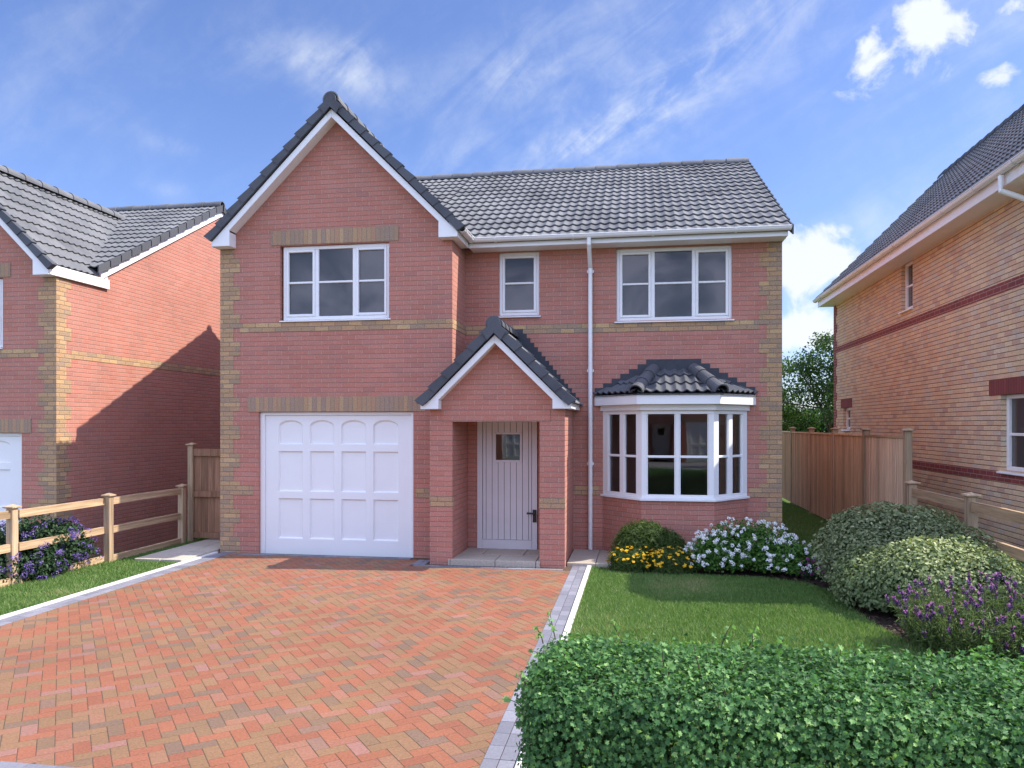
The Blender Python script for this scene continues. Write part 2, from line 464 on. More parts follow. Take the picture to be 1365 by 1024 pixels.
# ------------------------------------------------------------------ mesh builder
class MB:
    def __init__(self):
        self.v, self.f, self.t, self.fu = [], [], [], {}

    def add(self, vs, fs, tint=None):
        o = len(self.v)
        self.v.extend([tuple(p) for p in vs])
        tt = random.random() if tint is None else tint
        self.t.extend([tt] * len(vs))
        self.f.extend([tuple(i + o for i in f) for f in fs])
        return self

    def quad(self, a, b, c, d, tint=0.5):
        return self.add([a, b, c, d], [(0, 1, 2, 3)], tint)

    def box(self, x0, x1, y0, y1, z0, z1, tint=None):
        vs = [(x, y, z) for z in (z0, z1) for y in (y0, y1) for x in (x0, x1)]
        return self.add(vs, [(0, 2, 3, 1), (4, 5, 7, 6), (0, 1, 5, 4), (2, 6, 7, 3), (0, 4, 6, 2), (1, 3, 7, 5)], tint)

    def prism(self, poly, vec, tint=None):
        """closed polygon (3-D points) swept along vec"""
        n = len(poly)
        P = [Vector(p) for p in poly]
        nrm = Vector((0, 0, 0))
        for i in range(n):
            nrm += (P[i] - P[0]).cross(P[(i + 1) % n] - P[0])
        vec = Vector(vec)
        if nrm.dot(vec) > 0:
            P.reverse()
        Q = [p + vec for p in P]
        fs = [tuple(range(n)), tuple(range(2 * n - 1, n - 1, -1))]
        fs += [(i, i + n, (i + 1) % n + n, (i + 1) % n) for i in range(n)]
        return self.add(P + Q, fs, tint)

    def tube(self, path, r, seg=10, cap=True, tint=None):
        P = [Vector(p) for p in path]
        rs = r if isinstance(r, (list, tuple)) else [r] * len(P)
        vs, fs = [], []
        ref = None
        for i, p in enumerate(P):
            d = (P[min(i + 1, len(P) - 1)] - P[max(i - 1, 0)]).normalized()
            if ref is None:
                ref = Vector((0, 1, 0)) if abs(d.y) < .8 else Vector((1, 0, 0))
            a = d.cross(ref).normalized()
            b = d.cross(a).normalized()
            ref = a.cross(d)
            for k in range(seg):
                th = 2 * math.pi * k / seg
                vs.append(p + (a * math.cos(th) + b * math.sin(th)) * rs[i])
        for i in range(len(P) - 1):
            for k in range(seg):
                k2 = (k + 1) % seg
                fs.append((i * seg + k, i * seg + k2, (i + 1) * seg + k2, (i + 1) * seg + k))
        if cap:
            fs.append(tuple(range(seg - 1, -1, -1)))
            fs.append(tuple((len(P) - 1) * seg + k for k in range(seg)))
        return self.add(vs, fs, tint)

    def build(self, name, mat, parent=None, T=None, org=(0, 0, 0), smooth=False, bevel=0.0, label=None):
        V = np.array(self.v, dtype=float).reshape(-1, 3)
        # uv in metres from the face direction
        uvs = []
        for f in self.f:
            a, b, c = V[f[0]], V[f[1]], V[f[2]]
            n = np.cross(b - a, c - a)
            if len(f) > 3 and np.dot(n, n) < 1e-14:
                n = np.cross(V[f[2]] - a, V[f[3]] - a)
            L = math.sqrt(float(np.dot(n, n))) or 1.0
            n = n / L
            if abs(n[2]) > .75:
                for i in f:
                    uvs.extend((V[i][0], V[i][1]))
            else:
                tx, ty = -n[1], n[0]
                h = math.hypot(tx, ty) or 1.0
                tx, ty = tx / h, ty / h
                if abs(tx) > abs(ty):
                    if tx < 0:
                        tx, ty = -tx, -ty
                elif ty < 0:
                    tx, ty = -tx, -ty
                for i in f:
                    uvs.extend((V[i][0] * tx + V[i][1] * ty, V[i][2]))
        F = self.f
        if T is not None:
            sx, tx, tz = T
            V = V.copy()
            V[:, 0] = V[:, 0] * sx + tx
            V[:, 2] += tz
        V = V - np.array(org)
        me = bpy.data.meshes.new(name)
        me.from_pydata(V.tolist(), [], F)
        uvl = me.uv_layers.new(name="UVMap")
        uvl.data.foreach_set('uv', uvs)
        if T is not None and T[0] < 0:
            me.flip_normals()
        at = me.attributes.new('tint', 'FLOAT', 'POINT')
        at.data.foreach_set('value', self.t)
        if smooth:
            me.polygons.foreach_set('use_smooth', [True] * len(F))
        me.materials.append(mat)
        me.update()
        ob = bpy.data.objects.new(name, me)
        C.objects.link(ob)
        if parent is not None:
            ob.parent = parent
        if bevel:
            md = ob.modifiers.new("edge", 'BEVEL')
            md.width = bevel
            md.segments = 1
            md.limit_method = 'ANGLE'
            md.angle_limit = R(50)
        if label:
            ob['label'] = label
        return ob


def thing(name, label, cat, loc, group=None):
    o = bpy.data.objects.new(name, None)
    o.empty_display_size = .2
    C.objects.link(o)
    o.location = loc
    o['label'] = label
    o['category'] = cat
    if group:
        o['group'] = group
    return o


def tag(o, label, cat, group=None):
    o['label'] = label
    o['category'] = cat
    if group:
        o['group'] = group
    return o


def kind(o, k):
    o['kind'] = k
    return o


# ------------------------------------------------------------------ architecture helpers
def wall_y(mb, Y, x0, x1, z0, z1, holes, depth=.10, out=-1):
    """vertical wall in the plane y=Y facing -y, rectangular holes with reveals going inwards"""
    xs = sorted({x0, x1, *[h[0] for h in holes], *[h[1] for h in holes]})
    zs = sorted({z0, z1, *[h[2] for h in holes], *[h[3] for h in holes]})
    for i in range(len(xs) - 1):
        for j in range(len(zs) - 1):
            cx, cz = (xs[i] + xs[i + 1]) / 2, (zs[j] + zs[j + 1]) / 2
            if any(h[0] < cx < h[1] and h[2] < cz < h[3] for h in holes):
                continue
            mb.quad((xs[i], Y, zs[j]), (xs[i + 1], Y, zs[j]), (xs[i + 1], Y, zs[j + 1]), (xs[i], Y, zs[j + 1]))
    for (a, b, c, d) in holes:
        D = Y + depth
        mb.quad((a, Y, c), (a, Y, d), (a, D, d), (a, D, c))
        mb.quad((b, Y, c), (b, D, c), (b, D, d), (b, Y, d))
        mb.quad((a, Y, d), (b, Y, d), (b, D, d), (a, D, d))
        if c > z0 + .01:
            mb.quad((a, Y, c), (a, D, c), (b, D, c), (b, Y, c))


def wall_x(mb, X, y0, y1, z0, z1, holes, depth=.10):
    """wall in the plane x=X facing -x (depth>0 goes +x) or facing +x (depth<0)"""
    ys = sorted({y0, y1, *[h[0] for h in holes], *[h[1] for h in holes]})
    zs = sorted({z0, z1, *[h[2] for h in holes], *[h[3] for h in holes]})
    for i in range(len(ys) - 1):
        for j in range(len(zs) - 1):
            cy, cz = (ys[i] + ys[i + 1]) / 2, (zs[j] + zs[j + 1]) / 2
            if any(h[0] < cy < h[1] and h[2] < cz < h[3] for h in holes):
                continue
            q = [(X, ys[i], zs[j]), (X, ys[i], zs[j + 1]), (X, ys[i + 1], zs[j + 1]), (X, ys[i + 1], zs[j])]
            if depth < 0:
                q.reverse()
            mb.quad(*q)
    D = X + depth
    for (a, b, c, d) in holes:
        mb.quad((X, a, c), (D, a, c), (D, a, d), (X, a, d))
        mb.quad((X, b, c), (X, b, d), (D, b, d), (D, b, c))
        mb.quad((X, a, d), (D, a, d), (D, b, d), (X, b, d))
        mb.quad((X, a, c), (X, b, c), (D, b, c), (D, a, c))


def tiled(mb, O, U, S, W, L, gauge=.335, wave=.15, amp=.0145, smax=None, smin=None, seg=8, thick=.017, gap=.011):
    """one roof slope of interlocking tiles: O lower corner, U along the eave, S up the slope"""
    O, U, S = Vector(O), Vector(U).normalized(), Vector(S).normalized()
    N = U.cross(S)
    flip = N.z < 0
    if flip:
        N = -N
    nu = max(2, int(round(W / wave * seg)))
    us = [W * i / nu for i in range(nu + 1)]

    def h(u):
        ph = (u / wave) % 1.0
        return amp * (1.0 - abs(math.sin(math.pi * ph)) ** 1.35 * 1.6 + .3)
    hs = [h(u) for u in us]
    nr = int(math.ceil(L / gauge))
    lift = thick + gap
    for r in range(nr):
        s0, s1 = r * gauge, min((r + 1) * gauge + .045, L)
        if s1 - s0 < .03:
            continue
        rows = []
        for i, u in enumerate(us):
            lo = s0 if smin is None else max(s0, smin(u))
            hi = s1 if smax is None else min(s1, smax(u))
            if hi - lo < .012:
                rows.append(None)
                continue
            f0 = (lo - s0) / gauge
            f1 = (hi - s0) / gauge
            b = O + U * u
            rows.append((b + S * lo + N * (hs[i] + gap), b + S * lo + N * (hs[i] + lift - lift * f0 * .0),
                         b + S * hi + N * (hs[i] + lift * (1 - f1) + .001)))
        per = max(1, int(round(2 * seg)))
        i = 0
        while i < nu:
            if rows[i] is None or rows[i + 1] is None:
                i += 1
                continue
            j = i
            lim = (i // per + 1) * per
            while j < nu and j < lim and rows[j + 1] is not None:
                j += 1
            vs, fs = [], []
            for k in range(i, j + 1):
                vs.extend(rows[k])
            for k in range(j - i):
                a, b2 = k * 3, (k + 1) * 3
                q1, q2 = (a, b2, b2 + 1, a + 1), (a + 1, b2 + 1, b2 + 2, a + 2)
                if flip:
                    q1, q2 = q1[::-1], q2[::-1]
                fs += [q1, q2]
            mb.add(vs, fs)
            i = j
    # dark felt below the tiles
    return mb


def caps(mb, P0, P1, r=.115, length=.42, down=0.0, seg=10, t=.02, half=100):
    P0, P1 = Vector(P0), Vector(P1)
    L = (P1 - P0).length
    d = (P1 - P0) / L
    side = d.cross(Vector((0, 0, 1))).normalized()
    up = side.cross(d).normalized()
    n = max(1, int(round(L / length)))
    ln = L / n
    for i in range(n):
        tt = random.random()
        a, b = P0 + d * (i * ln), P0 + d * ((i + 1) * ln + .04)
        ra, rb = r * 1.15, r * .97
        if i == n - 1:
            b = P1
        vs, fs = [], []
        for (p, rr) in ((a, ra - t), (a, ra), (b, rb)):
            for k in range(seg + 1):
                th = R(-half) + 2 * R(half) * k / seg
                vs.append(p + side * math.sin(th) * rr + up * math.cos(th) * rr)
        m = seg + 1
        for k in range(seg):
            fs.append((k, k + 1, m + k + 1, m + k))
            fs.append((m + k, m + k + 1, 2 * m + k + 1, 2 * m + k))
        mb.add(vs, fs, tt)
    return mb


def window_y(parent, Y, x0, x1, z0, z1, cols, rails, T, org, pane=PANE, sill=True, sashes=(), name='window', sill_over=.03):
    """white framed window facing -y; cols = pane column splits, rails = horizontal bar heights"""
    fr = MB()
    o, dpt = .055, .07
    fr.box(x0, x0 + o, Y, Y + dpt, z0, z1)
    fr.box(x1 - o, x1, Y, Y + dpt, z0, z1)
    fr.box(x0 + o, x1 - o, Y, Y + dpt, z0, z0 + o)
    fr.box(x0 + o, x1 - o, Y, Y + dpt, z1 - o, z1)
    edges = [x0 + o, *cols, x1 - o]
    for c in cols:
        fr.box(c - .03, c + .03, Y + .002, Y + dpt, z0 + o, z1 - o)
    for i in range(len(edges) - 1):
        a = edges[i] + (.03 if i else 0)
        b = edges[i + 1] - (.03 if i < len(edges) - 2 else 0)
        if i in sashes:
            s = .04
            fr.box(a, a + s, Y - .012, Y + .05, z0 + o, z1 - o)
            fr.box(b - s, b, Y - .012, Y + .05, z0 + o, z1 - o)
            fr.box(a + s, b - s, Y - .012, Y + .05, z0 + o, z0 + o + s)
            fr.box(a + s, b - s, Y - .012, Y + .05, z1 - o - s, z1 - o)
            a, b = a + s, b - s
        for z in rails:
            fr.box(a, b, Y + .004, Y + .045, z - .016, z + .016)
    w = fr.build(name, WHITE, parent, T, org, bevel=.006)
    pn = MB()
    pn.quad((x0 + .03, Y + .032, z0 + .03), (x1 - .03, Y + .032, z0 + .03), (x1 - .03, Y + .032, z1 - .03), (x0 + .03, Y + .032, z1 - .03))
    pn.build('pane', pane, w, T, org)
    if sill:
        sl = MB()
        sl.prism([(x0 - sill_over, Y + .05, z0 + .001), (x0 - sill_over, Y + .05, z0 - .032), (x0 - sill_over, Y - .085, z0 - .036), (x0 - sill_over, Y - .085, z0 - .016)],
                 (x1 - x0 + 2 * sill_over, 0, 0))
        sl.build('sill', WHITE, w, T, org, bevel=.004)
    return w


def gutter(mb, P0, P1, out, r=.058):
    """open half-round gutter from P0 to P1; out = horizontal direction away from the wall"""
    P0, P1, out = Vector(P0), Vector(P1), Vector(out).normalized()
    up = Vector((0, 0, 1))
    vs, fs = [], []
    n = 10
    for p in (P0, P1):
        for rr in (r, r - .006):
            for k in range(n + 1):
                th = math.pi * k / n
                vs.append(p + out * (-math.cos(th) * rr) - up * (math.sin(th) * rr))
    m = n + 1
    for k in range(n):
        fs.append((k, k + 1, 2 * m + k + 1, 2 * m + k))
        fs.append((m + k + 1, m + k, 3 * m + k, 3 * m + k + 1))
    fs.append((0, 2 * m, 3 * m, m))
    fs.append((n, m + n, 3 * m + n, 2 * m + n))
    for base in (0, 2 * m):
        for k in range(n):
            fs.append((base + k, base + k + 1, base + m + k + 1, base + m + k))
    mb.add(vs, fs, .5)
    # rolled outer lip and union brackets
    d = (P1 - P0)
    L = d.length
    mb.tube([P0 + out * r, P1 + out * r], .009, 6)
    k = max(2, int(L / 1.1))
    for i in range(k):
        c = P0 + d * ((i + .35) / k)
        dd = d.normalized() * .02
        for q in range(n):
            t0, t1 = math.pi * q / n, math.pi * (q + 1) / n
            rr = r + .007
            a = c + out * (-math.cos(t0) * rr) - up * (math.sin(t0) * rr)
            b = c + out * (-math.cos(t1) * rr) - up * (math.sin(t1) * rr)
            mb.quad(a - dd, b - dd, b + dd, a + dd)
    return mb


def verge(mb, apex, halfw, side, Y, n, h=.115, depth=.11, pitch=45, drop=0.0):
    """overlapping cloaked verge tiles down one side of a gable; apex = top of tile line"""
    ax, az = apex
    L = halfw / math.cos(R(pitch))
    step = L / n
    ds = Vector((side * math.cos(R(pitch)), 0, -math.sin(R(pitch))))
    dn = Vector((side * math.sin(R(pitch)), 0, math.cos(R(pitch))))
    A = Vector((ax, Y, az))
    for i in range(n):
        s0, s1 = i * step - .03, (i + 1) * step
        lo0, lo1 = -.016, .016                 # lower end sits proud of the next one
        y0 = Y - .012 * 0
        a, b = A + ds * s0 + dn * lo0, A + ds * s1 + dn * lo1
        sk = ds * .012
        poly = [a, b + sk, b - dn * (h + .016) - sk, a - dn * (h - .014)]
        yy = Vector((0, -.004 * (1 - 0) - .010, 0))
        p2 = [poly[0], poly[1] + yy, poly[2] + yy, poly[3]]
        q = [p + Vector((0, depth, 0)) for p in p2]
        vs = p2 + q
        fs = [(0, 1, 2, 3), (7, 6, 5, 4), (0, 4, 5, 1), (1, 5, 6, 2), (2, 6, 7, 3), (3, 7, 4, 0)]
        if side < 0:
            fs = [f[::-1] for f in fs]
        mb.add(vs, fs)


# ------------------------------------------------------------------ the red brick house type
G, MY = 11.41, 12.33                    # gable wall plane, main wall plane
XL, XG, XR = -6.684, -2.82, 2.208       # left corner, gable return, right corner
AX = -4.70                              # gable apex
RY, RZ, PIT = 16.5, 7.60, .553          # main ridge
BACK = 20.67


def main_z(y):
    return RZ - PIT * abs(y - RY)


def soldier_box(mb, x0, x1, z0, z1, Y):
    mb.box(x0, x1, Y - .006, Y + .03, z0, z1)


def quoins(mb, side):
    """buff quoin blocks at the left corner of the gable wall (front) and its side"""


def build_house(name, label, sx, tx, tz, full=True):
    T = (sx, tx, tz)
    cx = sx * ((XL + XR) / 2) + tx
    org = (cx, G, tz)
    root = thing(name, label, 'house', org)

    def B(mb, nm, mat, parent=root, **kw):
        return mb.build(nm, mat, parent, T, org, **kw)

    # --- walls
    w = MB()
    garage = (-6.022, -3.442, -.6, 2.277)
    upw = (-5.655, -3.835, 3.735, 4.93)
    w_holes = [garage, upw]
    wall_y(w, G, XL, XG, -.6, 4.93, w_holes)
    w.add([(XL, G, 4.93), (XG, G, 4.93), (XG, G, 4.99), (AX, G, 6.90), (XL, G, 4.99)], [(0, 1, 2, 3, 4)], .5)
    smallw, bigw = (-2.258, -1.588, 3.862, 4.905), (-.338, 1.464, 3.735, 4.895)
    door_h, bay_h = (-2.54, -1.56, -.6, 2.2), (-.40, 1.54, .95, 2.32)
    wall_x(w, XG, G, MY, -.6, 5.2, [], depth=-.1)
    if full:
        wall_y(w, MY, XG, XR, -.6, 5.05, [smallw, bigw, bay_h, door_h])
    else:
        wall_y(w, MY, XG, XR, -.6, 5.05, [smallw, bigw])
    for X, yy0, dep in ((XL, G, .1), (XR, MY, -.1)):
        ztop = lambda y: main_z(y) - .14
        wall_x(w, X, yy0, BACK, -.6, 4.93, [], depth=dep)
        pl = [(X, 12.40, 4.93), (X, BACK, 4.93), (X, BACK, ztop(BACK)), (X, RY, ztop(RY)), (X, 12.40, ztop(12.40))]
        w.add(pl[::-1] if dep > 0 else pl, [(0, 1, 2, 3, 4)], .5)
    w.quad((XR, BACK, -.6), (XL, BACK, -.6), (XL, BACK, 5.1), (XR, BACK, 5.1))
    B(w, 'wall', RED)

    # --- buff brick dressings
    q, qr = MB(), MB()
    P = .005
    n = 0
    z = .03
    k = 0
    while z < 4.9:
        z1 = min(z + .225, 4.93)
        wide = (k % 2 == 0)
        zz0 = -.05 if k == 0 else z
        wf, ws = (.338, .225) if wide else (.225, .338)
        q.box(XL - P, XL + wf, G - P, G + .05, zz0, z1)
        q.box(XL - P + .0005, XL + .05, G + .05, G + ws, zz0, z1)
        qr.box(XR - wf, XR + P, MY - P, MY + .05, zz0, z1)
        qr.box(XR - .05, XR + P - .0005, MY + .05, MY + ws, zz0, z1)
        z = z1
        k += 1
    B(q, 'quoin', BUFF)
    B(qr, 'quoin', BUFF)
    for bx in ((XL + .339, XG + P * .9, G - P * .9, G + .03, 3.555, 3.705), (XL - P * .9, XL + .03, G + .34, BACK, 3.555, 3.705),
               (XG - .03, XG + P * .8, G + .0305, MY - .01, 3.555, 3.705), (XG + .006, XR - .339, MY - P * .9, MY + .03, 3.555, 3.705),
               (XL + .339, -6.12, G - P * .9, G + .03, .93, 1.08), (-3.40, -3.06, G - P * .9, G + .03, .93, 1.08),
               (-1.02, -.62, MY - P * .9, MY + .03, .93, 1.08), (1.72, XR - .339, MY - P * .9, MY + .03, .93, 1.08)):
        s = MB()
        s.box(*bx)
        B(s, 'string_course', BUFF)
    for (a, b, c, d) in ((-6.207, -3.245, 2.277, 2.515), (-5.81, -3.68, 4.942, 5.173)):
        l = MB()
        l.box(a, b, G - .012, G + .03, c, d)
        B(l, 'lintel', SOLD)

    # --- windows
    window_y(root, G + .055, -5.625, -3.835, 3.745, 4.925, [-5.055, -4.425], [4.345], T, org, sashes=(0, 2))
    if full:
        window_y(root, MY + .04, -2.258, -1.588, 3.862, 4.905, [], [4.40], T, org, sashes=(0,))
        window_y(root, MY + .04, -.338, 1.464, 3.735, 4.895, [.24, .88], [4.33], T, org, sashes=(0, 2))

    # --- garage door
    gx0, gx1, gz1 = -6.022, -3.442, 2.272
    gy = G + .07
    f = MB()
    f.box(gx0, gx0 + .075, gy - .02, gy + .08, -.05, gz1)
    f.box(gx1 - .05, gx1, gy - .02, gy + .08, -.05, gz1)
    f.box(gx0 + .075, gx1 - .05, gy - .02, gy + .08, gz1 - .05, gz1)
    gd = B(f, 'garage_door', DOORW, bevel=.005)
    d = MB()
    dx0, dx1, dz0, dz1 = gx0 + .077, gx1 - .052, -.02, gz1 - .052
    outer = [(dx0, dz0), (dx1, dz0), (dx1, dz1), (dx0, dz1)]
    loops, rings = [outer], []
    pw = .415
    xs = [gx0 + .30 + i * .532 for i in range(4)]
    for x in xs:
        for (a, b, arch) in ((.235, .885, False), (.995, 1.645, False), (1.755, 2.045, True)):
            lp = [(x, a), (x + pw, a), (x + pw, b)]
            if arch:
                for k in range(1, 12):
                    th = math.pi * k / 12
                    lp.append((x + pw / 2 + math.cos(th) * pw / 2, b + math.sin(th) * .10))
            lp.append((x, b))
            mx, mz = x + pw / 2, (a + b) / 2
            inner = [(mx + (p[0] - mx) * (1 - .10), mz + (p[1] - mz) * (1 - (.065 if not arch else .12))) for p in lp]
            loops.append(lp)
            rings.append((lp, inner))
    flat = [p for lp in loops for p in lp]
    tris = tessellate_polygon([[Vector((p[0], p[1], 0)) for p in lp] for lp in loops])
    vs = [(p[0], gy + .015, p[1]) for p in flat]
    fs = []
    for t in tris:
        a, b, c = [Vector((flat[i][0], flat[i][1])) for i in t]
        fs.append(tuple(t) if (b - a).cross(c - a) > 0 else tuple(reversed(t)))
    d.add(vs, fs, .5)
    for lp, inner in rings:
        m = len(lp)
        vs = [(p[0], gy + .015, p[1]) for p in lp] + [(p[0], gy + .045, p[1]) for p in inner]
        fs = [(i, (i + 1) % m, (i + 1) % m + m, i + m) for i in range(m)]
        fs = [fq[::-1] if False else fq for fq in fs] + [tuple(range(m, 2 * m))]
        d.add(vs, fs, .5)
    B(d, 'door_panel', DOORW, gd)

    # --- roof tiles
    r = MB()
    ex0, ex1 = XL - .07, XR + .075
    gs = (ex0, 12.18)
    ca, sa = math.cos(math.atan(PIT)), math.sin(math.atan(PIT))
    # front slope right of the gable, left part behind it, and the back slope
    y0 = 11.89
    O = (-3.6, y0, main_z(y0) - .045)
    tiled(r, O, (1, 0, 0), (0, ca, sa), ex1 + 3.6, (RY - y0) / ca)
    y1 = 12.34
    tiled(r, (ex0, y1, main_z(y1) - .045), (1, 0, 0), (0, ca, sa), -3.6 - ex0, (RY - y1) / ca)
    yb = BACK + .4
    tiled(r, (ex1, yb, main_z(yb) - .045), (-1, 0, 0), (0, -ca, sa), ex1 - ex0, (yb - RY) / ca, seg=6)
    # gable slopes
    q2 = math.sqrt(.5)
    gz = 7.15
    hw = 2.10
    for sd in (-1, 1):
        hq = hw if sd > 0 else 2.0
        O = (AX + sd * hq, 11.20, gz - hq - .05)
        lim = 12.42 if sd < 0 else 12.0
        vmin = lambda uu, lim=lim: -1.0 if 11.20 + uu < lim else (main_z(11.20 + uu) - (gz - hq)) / q2 - .12
        tiled(r, O, (0, 1, 0), (-sd * q2, 0, q2), 4.7, hq / q2, gauge=.30, smin=vmin)
    roof = B(r, 'roof', TILE, smooth=False)
    # felt under the tiles keeps daylight out
    u = MB()
    dz = .10
    for (a, b) in ((11.95, RY), (RY, BACK + .36)):
        u.quad((ex0 + .02, a, main_z(a) - dz), (ex1 - .02, a, main_z(a) - dz), (ex1 - .02, b, main_z(b) - dz), (ex0 + .02, b, main_z(b) - dz)) if False else None
    u.quad((-3.0, 11.95, main_z(11.95) - dz), (ex1 - .02, 11.95, main_z(11.95) - dz), (ex1 - .02, RY, RZ - dz), (-3.0, RY, RZ - dz))
    u.quad((ex0 + .02, 12.38, main_z(12.38) - dz), (-3.0, 12.38, main_z(12.38) - dz), (-3.0, RY, RZ - dz), (ex0 + .02, RY, RZ - dz))
    u.quad((ex0 + .02, RY, RZ - dz), (ex1 - .02, RY, RZ - dz), (ex1 - .02, BACK + .36, main_z(BACK + .36) - dz), (ex0 + .02, BACK + .36, main_z(BACK + .36) - dz))
    for sd in (-1, 1):
        fe = hw - .03 if sd > 0 else 1.965
        u.quad((AX + sd * fe, 11.24, gz - fe - .09), (AX, 11.24, gz - .09), (AX, 15.6, gz - .09), (AX + sd * fe, 12.4, gz - fe - .09))
    B(u, 'roof_felt', LEAD, roof)
    c = MB()
    caps(c, (ex0 - .005, RY, RZ - .045), (ex1 + .005, RY, RZ - .045), r=.098, length=.45)
    B(c, 'ridge_tile', TILE, roof, smooth=False)
    c = MB()
    caps(c, (AX, 11.17, gz - .035), (AX, 15.75, gz - .035), r=.115, length=.42)
    B(c, 'ridge_tile', TILE, roof, smooth=False)
    v = MB()
    VY = 11.165
    for sd in (-1, 1):
        verge(v, (AX, gz + .035), 2.115, sd, VY, 11)
    v.prism([(AX + .095 * math.sin(R(t)), VY - .025, gz - .045 + .115 * math.cos(R(t))) for t in range(-100, 101, 20)], (0, .05, 0))
    v.prism([(AX - .16, VY - .030, gz - .15), (AX - .10, VY - .030, gz - .26), (AX, VY - .030, gz - .155), (AX + .10, VY - .030, gz - .26), (AX + .16, VY - .030, gz - .15), (AX, VY - .030, gz + .05)], (0, .03, 0))
    B(v, 'verge_tile', VERGE, roof)
    # plain cloaked verge up the gable ends of the main roof
    for X, sd in ((ex0, -1), (ex1, 1)):
        v = MB()
        for (a, b) in ((12.32 if sd < 0 else 11.90, RY), (BACK + .38, RY)):
            Ls = abs(b - a) / ca
            n = int(round(Ls / .335))
            for i in range(n):
                ya, yb2 = a + (b - a) * i / n, a + (b - a) * (i + 1.08) / n
                za, zb = main_z(ya) + .012, main_z(min(yb2, RY) if a < RY else max(yb2, RY)) - .018
                vs = [(X + dx, yy, zz - hh) for dx in (0, sd * .022) for (yy, zz, hh) in ((ya, za, 0), (yb2, zb, 0), (yb2, zb, .15), (ya, za, .15))]
                fs = [(0, 1, 2, 3), (7, 6, 5, 4), (0, 4, 5, 1), (1, 5, 6, 2), (2, 6, 7, 3), (3, 7, 4, 0)]
                v.add(vs, fs)
        B(v, 'verge_tile', VERGE, roof)

    # --- white bargeboards, fascias, soffits
    bb = MB()
    BY = 11.20
    iz, oz = 6.855, 6.985
    ox = 2.01
    for sd in (-1, 1):
        foot_in, foot_out = 1.715, ox
        poly = [(AX, oz), (AX, iz), (AX + sd * foot_in, iz - foot_in + .02), (AX + sd * foot_in, 4.915), (AX + sd * foot_out, 4.915), (AX + sd * foot_out, oz - foot_out + .02)]
        bb.prism([(p[0], BY, p[1]) for p in poly], (0, .022, 0))
        # soffit strip back to the wall and box end
        s2 = [(AX, iz + .004), (AX + sd * foot_in, iz - foot_in + .024)]
        bb.quad((s2[0][0], BY + .02, s2[0][1]), (s2[1][0], BY + .02, s2[1][1]), (s2[1][0], G + .01, s2[1][1]), (s2[0][0], G + .01, s2[0][1]))
        bb.box(min(AX + sd * (foot_in), AX + sd * (foot_out - .002)), max(AX + sd * foot_in, AX + sd * (foot_out - .002)), BY + .023, G + .0, 4.918, 5.14)
    B(bb, 'bargeboard', WHITE, bevel=.004)
    # side fascias of the gable roof
    bb = MB()
    bb.box(AX - ox - .025, AX - ox + .012, BY + .023, 12.66, 4.917, 5.09)
    bb.box(AX - ox + .0125, XL + .02, G, 12.66, 4.919, 4.935)
    bb.box(AX - ox + .0125, XL + .02, 12.60, 12.659, 4.936, 5.25)
    B(bb, 'fascia', WHITE, bevel=.004)
    bb = MB()
    bb.box(AX + ox - .022, AX + ox, BY + .023, 11.985, 4.917, 5.07)
    bb.box(XG - .02, AX + ox - .023, G, 12.0, 4.919, 4.935)
    # main eave
    FY = 11.985
    bb.box(AX + ox + .001, ex1 - .045, FY, FY + .022, 4.917, 5.07)
    bb.box(AX + ox + .001, ex1 - .046, FY + .0225, MY + .02, 4.92, 4.936)
    # boxed eave end and raking barge of the right gable end
    bb.box(XR + .012, ex1 - .045, MY + .021, MY + .16, 4.921, 5.1)
    B(bb, 'fascia', WHITE, bevel=.004)
    for X, sd, a in ((XL, -1, 12.45), (XR, 1, 12.2)):
        bb = MB()
        e = X + sd * .045
        for (ya, yb2) in ((a, RY), (BACK + .36, RY)):
            za, zb = main_z(ya), main_z(yb2)
            bb.prism([(e, ya, za - .15), (e, yb2, zb - .15), (e, yb2, zb - .30), (e, ya, za - .30)], (-sd * .045, 0, 0))
        B(bb, 'bargeboard', WHITE, bevel=.004)
    g = MB()
    gutter(g, (AX + ox + .02, FY - .062, 5.045), (ex1 - .01, FY - .062, 5.045), (0, -1, 0))
    B(g, 'gutter', WHITE, smooth=False)
    g = MB()
    gutter(g, (AX + ox + .062, 11.23, 5.045), (AX + ox + .062, FY - .02, 5.045), (1, 0, 0))
    B(g, 'gutter', WHITE, smooth=False)
    if full:
        dp = MB()
        xp = -.752
        dp.tube([(xp, FY - .062, 5.0), (xp, FY - .062, 4.90), (xp, MY - .15, 4.66), (xp, MY - .055, 4.58), (xp, MY - .055, .06)], .034, 14)
        for z in (4.50, 2.9, 1.4):
            dp.tube([(xp, MY - .055, z), (xp, MY - .055, z + .09)], .0375, 14)
            dp.box(xp - .055, xp + .055, MY - .03, MY + .01, z + .02, z + .06)
        B(dp, 'drainpipe', WHITE, smooth=False)
        build_porch(root, T, org)
        build_bay(root, T, org)
    return root


